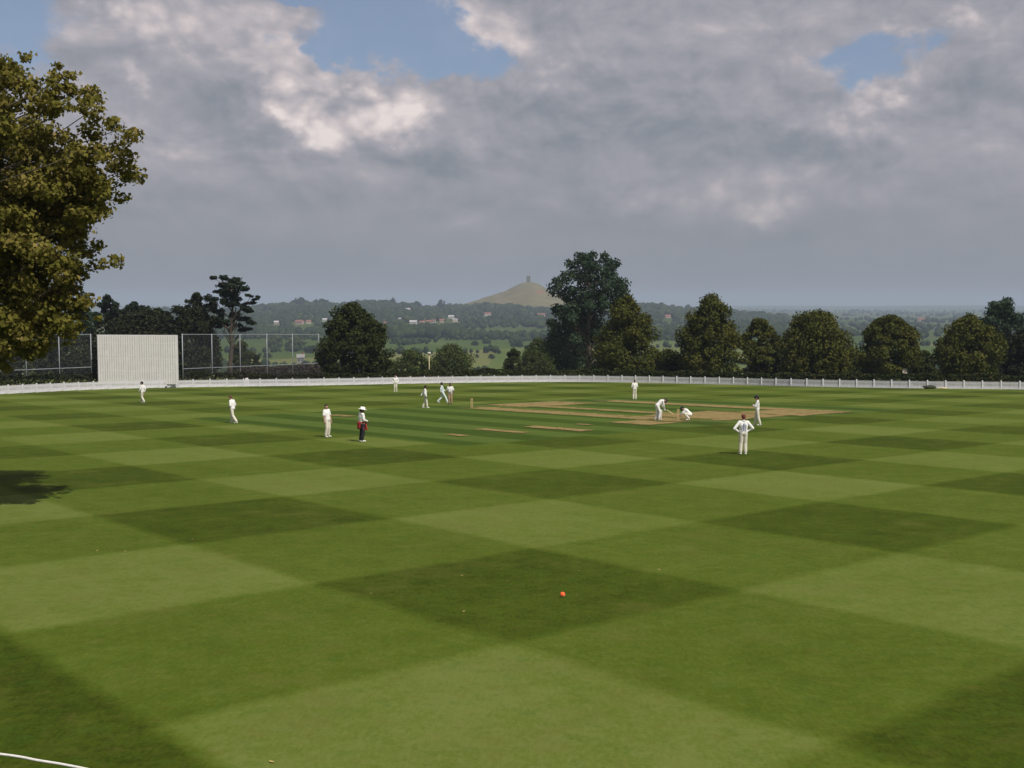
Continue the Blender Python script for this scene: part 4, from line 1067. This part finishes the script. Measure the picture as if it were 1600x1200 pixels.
person('fielder in white walking left in front of the sight screen, dark cap', 223, 629, R(75), pose(**dict(WALK, knR=(.08, .12, .5), anR=(.08, .16, .09), knL=(-.08, .02, .48), anL=(-.08, -.18, .11))), head='cap', hair='dark_hair')
person('fielder in white with bowed head and hands in front, right of the sight screen', 363.5, 661, R(70), pose(pel=(0, -.02, .92), chest=(0, .03, 1.29), neck=(0, .07, 1.45), head=(0, .14, 1.60), hf=(0, 1, -.35), shR=(.18, .03, 1.40), shL=(-.18, .03, 1.40), elR=(.26, -.04, 1.12), wrR=(.10, .17, 1.04), elL=(-.26, -.04, 1.12), wrL=(-.10, .18, 1.04),
       knR=(.08, .13, .5), anR=(.08, .10, .09), knL=(-.08, -.08, .48), anL=(-.09, -.34, .10)), hair='brown_hair')
person('bowler in white with bare arms at his sides, standing left of the umpire', 512, 683, R(-118), pose(chest=(.02, -.05, 1.30), neck=(.02, -.08, 1.46), head=(.02, -.06, 1.62), shR=(.19, -.06, 1.41), shL=(-.17, -.06, 1.42), elL=(-.27, -.04, 1.14), wrL=(-.29, .02, .88), elR=(.26, -.05, 1.14), wrR=(.26, .0, .88), anR=(.13, -.02, .09), knR=(.11, .05, .5), hf=(.5, 1, 0)), hair='dark_hair', sleeves='short')
person('umpire in wide white hat, black trousers and red sweater round the waist', 565.5, 690, R(-62), pose(elR=(.22, .02, 1.14), wrR=(.12, .22, 1.05), elL=(-.23, .0, 1.14), wrL=(-.10, .22, 1.04), anR=(.08, -.02, .09), anL=(-.09, -.03, .09), hf=(.1, 1, -.1)), trousers='black_cloth', head='hat', hair='dark_hair', group='umpires', extra=tied_sweater, skin='dark_skin', H=1.76, stout=1.14)
person('fielder in white standing right up against the far fence, right of the yew', 618, 612.3, R(180), pose(elR=(.34, -.07, 1.15), wrR=(.2, .04, 1.0), elL=(-.34, -.07, 1.15), wrL=(-.2, .04, 1.0)), hair='brown_hair')
person('fielder in white turning right with one arm swung back, left of the two walking together', 664.5, 637.5, R(-80), pose(pel=(0, 0, .92), knR=(.08, .10, .5), anR=(.08, .14, .09), knL=(-.08, .0, .5), anL=(-.09, -.16, .10), elL=(-.25, -.17, 1.17), wrL=(-.26, -.30, .95), elR=(.25, -.05, 1.14), wrR=(.24, .08, .90), hf=(-.3, 1, -.1)), hair='dark_hair', skin='dark_skin')
person('player in bluish white striding right beside the umpire in beige trousers', 691.5, 629.5, R(-85), pose(**dict(STRIDE, chest=(0, -.04, 1.29), neck=(0, -.07, 1.45), head=(0, -.05, 1.61), shR=(.18, -.06, 1.41), shL=(-.18, -.06, 1.41))), shirt='pale_blue_cloth', trousers='pale_blue_cloth', hair='dark_hair', skin='dark_skin')
person('umpire in a white shirt, beige trousers and black belt, near the far wicket', 703.5, 632, R(172), pose(elR=(.27, -.04, 1.14), wrR=(.30, .04, .93), elL=(-.27, -.04, 1.14), wrL=(-.30, .04, .93)), trousers='beige_cloth', shoes='rubber', sleeves='short', skin='dark_skin', hair='dark_hair', group='umpires', extra=belt)
person('fielder in white seen from behind at the edge of the old pitch, hands in front', 991.5, 624, R(8), pose(elR=(.26, .0, 1.14), wrR=(.12, .2, 1.0), elL=(-.26, .0, 1.14), wrL=(-.12, .2, 1.0), hf=(0, 1, -.3)), hair='brown_hair')
batp = pose(pel=(0, -.12, .93), chest=(0, .14, 1.20), neck=(0, .29, 1.29), head=(0, .41, 1.27), hf=(0, .35, -1), shR=(.18, .20, 1.25), shL=(-.18, .20, 1.25), elR=(.16, .26, .96), wrR=(.035, .34, .77), elL=(-.16, .28, .95), wrL=(-.035, .38, .72),
            hipR=(.09, -.12, .90), hipL=(-.09, -.12, .90), knR=(.12, .04, .50), anR=(.13, -.02, .09), knL=(-.12, -.06, .50), anL=(-.13, -.16, .09))
person('batsman in white leg pads bending over his bat at the near wicket', 1029.5, 656, R(-78), batp, trousers='white_cloth', hair='dark_hair', group='batsmen', extra=both(pads, gloves('shoe_white')), head='cap')
kp = pose(pel=(0, -.12, .36), chest=(0, .12, .60), neck=(0, .27, .69), head=(0, .37, .74), hf=(0, 1, -.5), shR=(.19, .17, .66), shL=(-.19, .17, .66), elR=(.22, .36, .46), wrR=(.09, .50, .33), elL=(-.22, .36, .46), wrL=(-.09, .52, .31),
          hipR=(.10, -.10, .34), hipL=(-.10, -.10, .34), knR=(.20, .26, .46), anR=(.17, .0, .10), knL=(-.20, .26, .44), anL=(-.17, -.02, .10), toeR=(.3, 1, 0), toeL=(-.3, 1, 0))
person('wicket keeper in white crouching behind the near stumps, reaching forward', 1075.5, 656, R(80), kp, hair='dark_hair', group='fielders in white', extra=gloves('glove_brown'), head='cap', cap='navy')
person('slip fielder in white with a dark cap and arms folded, right of the keeper', 1183, 664.5, R(80), pose(elR=(.22, .12, 1.13), wrR=(-.02, .24, 1.20), elL=(-.22, .12, 1.13), wrL=(.02, .26, 1.16), hf=(.15, 1, -.25), anR=(.1, .12, .09), anL=(-.11, -.16, .09), knR=(.1, .09, .5), knL=(-.1, -.05, .5)), head='cap', shirt='white_cloth', H=1.82)
person('nearest fielder, seen from behind, hands on hips and blue print on his shirt', 1161, 710, R(4), pose(elR=(.40, -.06, 1.16), wrR=(.21, .04, 1.02), elL=(-.42, -.06, 1.14), wrL=(-.21, .04, 1.0), anR=(.10, -.03, .09), anL=(-.12, .0, .09), hf=(-.25, 1, -.05)), hair='auburn_hair', extra=back_print, H=1.82)

# bat held by the batsman
def bat():
    b0 = gp(1029.5, 656); rz = R(-78); M = Matrix.Translation(b0) @ Matrix.Rotation(rz, 4, 'Z')
    a = Vector((0, .32, .80)); t = Vector((0, .98, .36)); d = (t - a).normalized()
    root = setp(empty('cricket_bat', M @ a), 'pale wooden cricket bat held low toward the stumps by the bending batsman', 'bat')
    zc = -d; xc = Vector((1, 0, 0)); yc = zc.cross(xc).normalized()
    root.matrix_world = M @ (Matrix.Translation(a) @ Matrix((xc, yc, zc)).transposed().to_4x4())
    L = (t - a).length
    mb = MB()
    prof = [(-.054, -L), (.054, -L), (.054, -.30), (.03, -.25), (-.03, -.25), (-.054, -.30)]
    mb.prism(prof, -.02, .02); mb.build('blade', MAT['bat_wood'], root)
    mb = MB(); mb.tube([(0, 0, -.26), (0, 0, .06)], [.017, .017], 8); mb.build('handle', MAT['rubber'], root)
bat()

# wickets
def wicket(label, px, py):
    p = gp(px, py); root = setp(empty('wicket', p, math.atan2(QDIR.y, QDIR.x)), label, 'wicket', 'wickets on the pitch')
    for k in (-1, 0, 1):
        mb = MB(); mb.lathe([(.014, -.1), (.019, 0), (.019, .66), (.017, .70), (.012, .711)], 10, Matrix.Translation((k * .095, 0, 0))); mb.build('stump', MAT['wood_pale'], root, smooth=True)
    for s in (-1, 1):
        mb = MB(); mb.tube([(s * .008, 0, .717), (s * .03, 0, .718), (s * .07, 0, .718), (s * .104, 0, .717)], [.006, .010, .010, .006], 8); mb.build('bail', MAT['wood_pale'], root)
wicket('far wicket of three wooden stumps at the left end of the pitch', 737, 637)
wicket('near wicket of three wooden stumps between the batsman and the keeper', 1059.5, 657)

# ------------------------------------------------------------------ small things
def ball():
    p = gp(879, 932.5); r_ = .050
    root = setp(empty('ball', (p.x, p.y, p.z)), 'bright orange ball lying on the dark mown square', 'ball')
    bm = bmesh.new(); bmesh.ops.create_uvsphere(bm, u_segments=24, v_segments=16, radius=r_)
    for v in bm.verts: v.co.z += r_ - .002
    me = bpy.data.meshes.new('shell'); bm.to_mesh(me); bm.free(); me.polygons.foreach_set('use_smooth', [True] * len(me.polygons))
    link('shell', me, MAT['orange'], root)
    c = MB(); T = Matrix.Rotation(.6, 3, 'X')
    for off in (-.006, .006):
        c.tube([T @ Vector((math.cos(t) * (r_ * .993), math.sin(t) * (r_ * .993), off)) + Vector((0, 0, r_ - .002)) for t in [2 * math.pi * k / 32 for k in range(33)]], .0016, 5)
    c.build('seam', MAT['tan_canvas'], root)
ball()
rope_pts = catmull([gp(-420, 1145), gp(-200, 1157), gp(0, 1180), gp(60, 1190), gp(128, 1202), gp(330, 1245), gp(600, 1300)], 20)
o0 = rope_pts[0]; mb = MB(); mb.tube([p - o0 + V3(0, 0, .014) for p in rope_pts], .016, 8)
setp(mb.build('boundary_rope', MAT['rope'], None, o0, smooth=True), 'white boundary rope across the bottom left corner of the grass', 'rope')
LL = [(42, 854, 'fallen yellow leaf nearest the left edge below the tree shadow'), (152, 861, 'fallen yellow leaf left of a paler pair on the grass'), (196, 862, 'fallen leaf right of another on the pale stripe'), (301, 843, 'lone fallen leaf on the dark square right of the tree shadow'),
      (574, 900, 'fallen leaf near the left corner of the dark central square'), (722, 900, 'fallen leaf inside the dark central square, left of the ball'), (1030, 891, 'fallen leaf right of the orange ball'), (425, 1192, 'fallen leaf by the bottom edge of the picture'),
      (580, 928, 'fallen leaf just inside the dark square near its left corner'), (905, 893, 'fallen leaf just above the orange ball'), (725, 956, 'fallen leaf low in the dark square, left of the ball')]
for i, (px, py, lab) in enumerate(LL):
    p = gp(px, py); mb = MB(); s = .036
    mb.add([(-s, 0, .012), (-s * .3, s * .6, .02), (s * .5, s * .45, .016), (s * 1.1, 0, .03), (s * .5, -s * .45, .02), (-s * .3, -s * .6, .014), (-s * .2, 0, .006), (s * .5, 0, .01)], [(0, 6, 1), (1, 6, 7, 2), (2, 7, 3), (3, 7, 4), (4, 7, 6, 5), (5, 6, 0)])
    setp(mb.build('fallen_leaf', MAT['dry_leaf'], None, p, i * 1.3), lab, 'leaf', 'fallen leaves on the grass')
def sack(name, label, px, py, w_, h_, d_, mat, seed, z_extra=0.0, Y=None):
    p = gp(px, py) if Y is None else Vector(((px - 800) / F * Y, Y, tz((px - 800) / F * Y, Y)))
    bm = bmesh.new(); bmesh.ops.create_icosphere(bm, subdivisions=3, radius=.5)
    for v in bm.verts:
        v.co *= 1 + .3 * mnoise.noise(v.co * 3 + Vector((seed, 0, 0)))
        v.co = Vector((v.co.x * w_, v.co.y * d_, max(0, v.co.z * .75 + .38) * h_))
    me = bpy.data.meshes.new(name); bm.to_mesh(me); bm.free(); me.polygons.foreach_set('use_smooth', [True] * len(me.polygons))
    return setp(link(name, me, MAT[mat], None, p), label, 'bag' if 'bag' in name else 'heap')
sack('kit_bag', 'dark lumpy bag lying on the grass against the white fence at the right', 1452, 607.6, 1.6, .55, .7, 'dark_canvas', 3)
sack('kit_bag', 'flat pale tan bag beside the dark one at the foot of the fence', 1473, 607.8, 1.1, .25, .5, 'tan_canvas', 5)
def lamp_post():
    Y = 178; b = at(670.5, 550, Y); gz = tz(b.x, Y); H = b.z - gz
    root = setp(empty('lamp_post', (b.x, Y, gz)), 'slim pale lamp post with a small wide head among the pale bushes', 'lamp post')
    mb = MB(); mb.tube([(0, 0, 0), (0, 0, 1.2), (0, 0, H - .5)], [.12, .09, .07], 10); mb.build('pole', MAT['tan_canvas'], root, smooth=True)
    mb = MB(); mb.lathe([(.08, H - .55), (.28, H - .25), (.30, H - .2), (.26, H - .05), (.1, H)], 14); mb.build('lamp_head', MAT['wall_white'], root, smooth=True)
lamp_post()
def board():
    Y = 147.5; p = at(1413.5, 587, Y); gz = tz(p.x, Y); top = at(1413.5, 575.5, Y).z - gz
    root = setp(empty('sign_board', (p.x, Y, gz), .1), 'small pale board showing above the hedge below the narrower domed lime', 'board')
    mb = MB(); mb.box((0, 0, top - .42), (.62, .04, .8)); mb.build('panel', MAT['wall_stone'], root)
    mb = MB()
    for s in (-1, 1): mb.box((s * .22, .045, top / 2 - .05), (.06, .05, top - .1))
    mb.build('post', MAT['bark'], root)
board()
def rounded_bundle(label, px, py_top, Y):  # unidentified pale bundle, only its rounded top shows over the fence
    b = at(px, py_top, Y); gz = tz(b.x, Y); H = b.z - gz
    mb = MB(); mb.lathe([(.26, 0), (.28, H * .5), (.24, H * .85), (.13, H)], 14)
    setp(mb.build('pale_bundle', MAT['wall_white'], None, (b.x, Y, gz), smooth=True), label, 'tub')
rounded_bundle('white rounded bundle top showing over the fence below the third net post', 385.5, 590.5, 131.5)
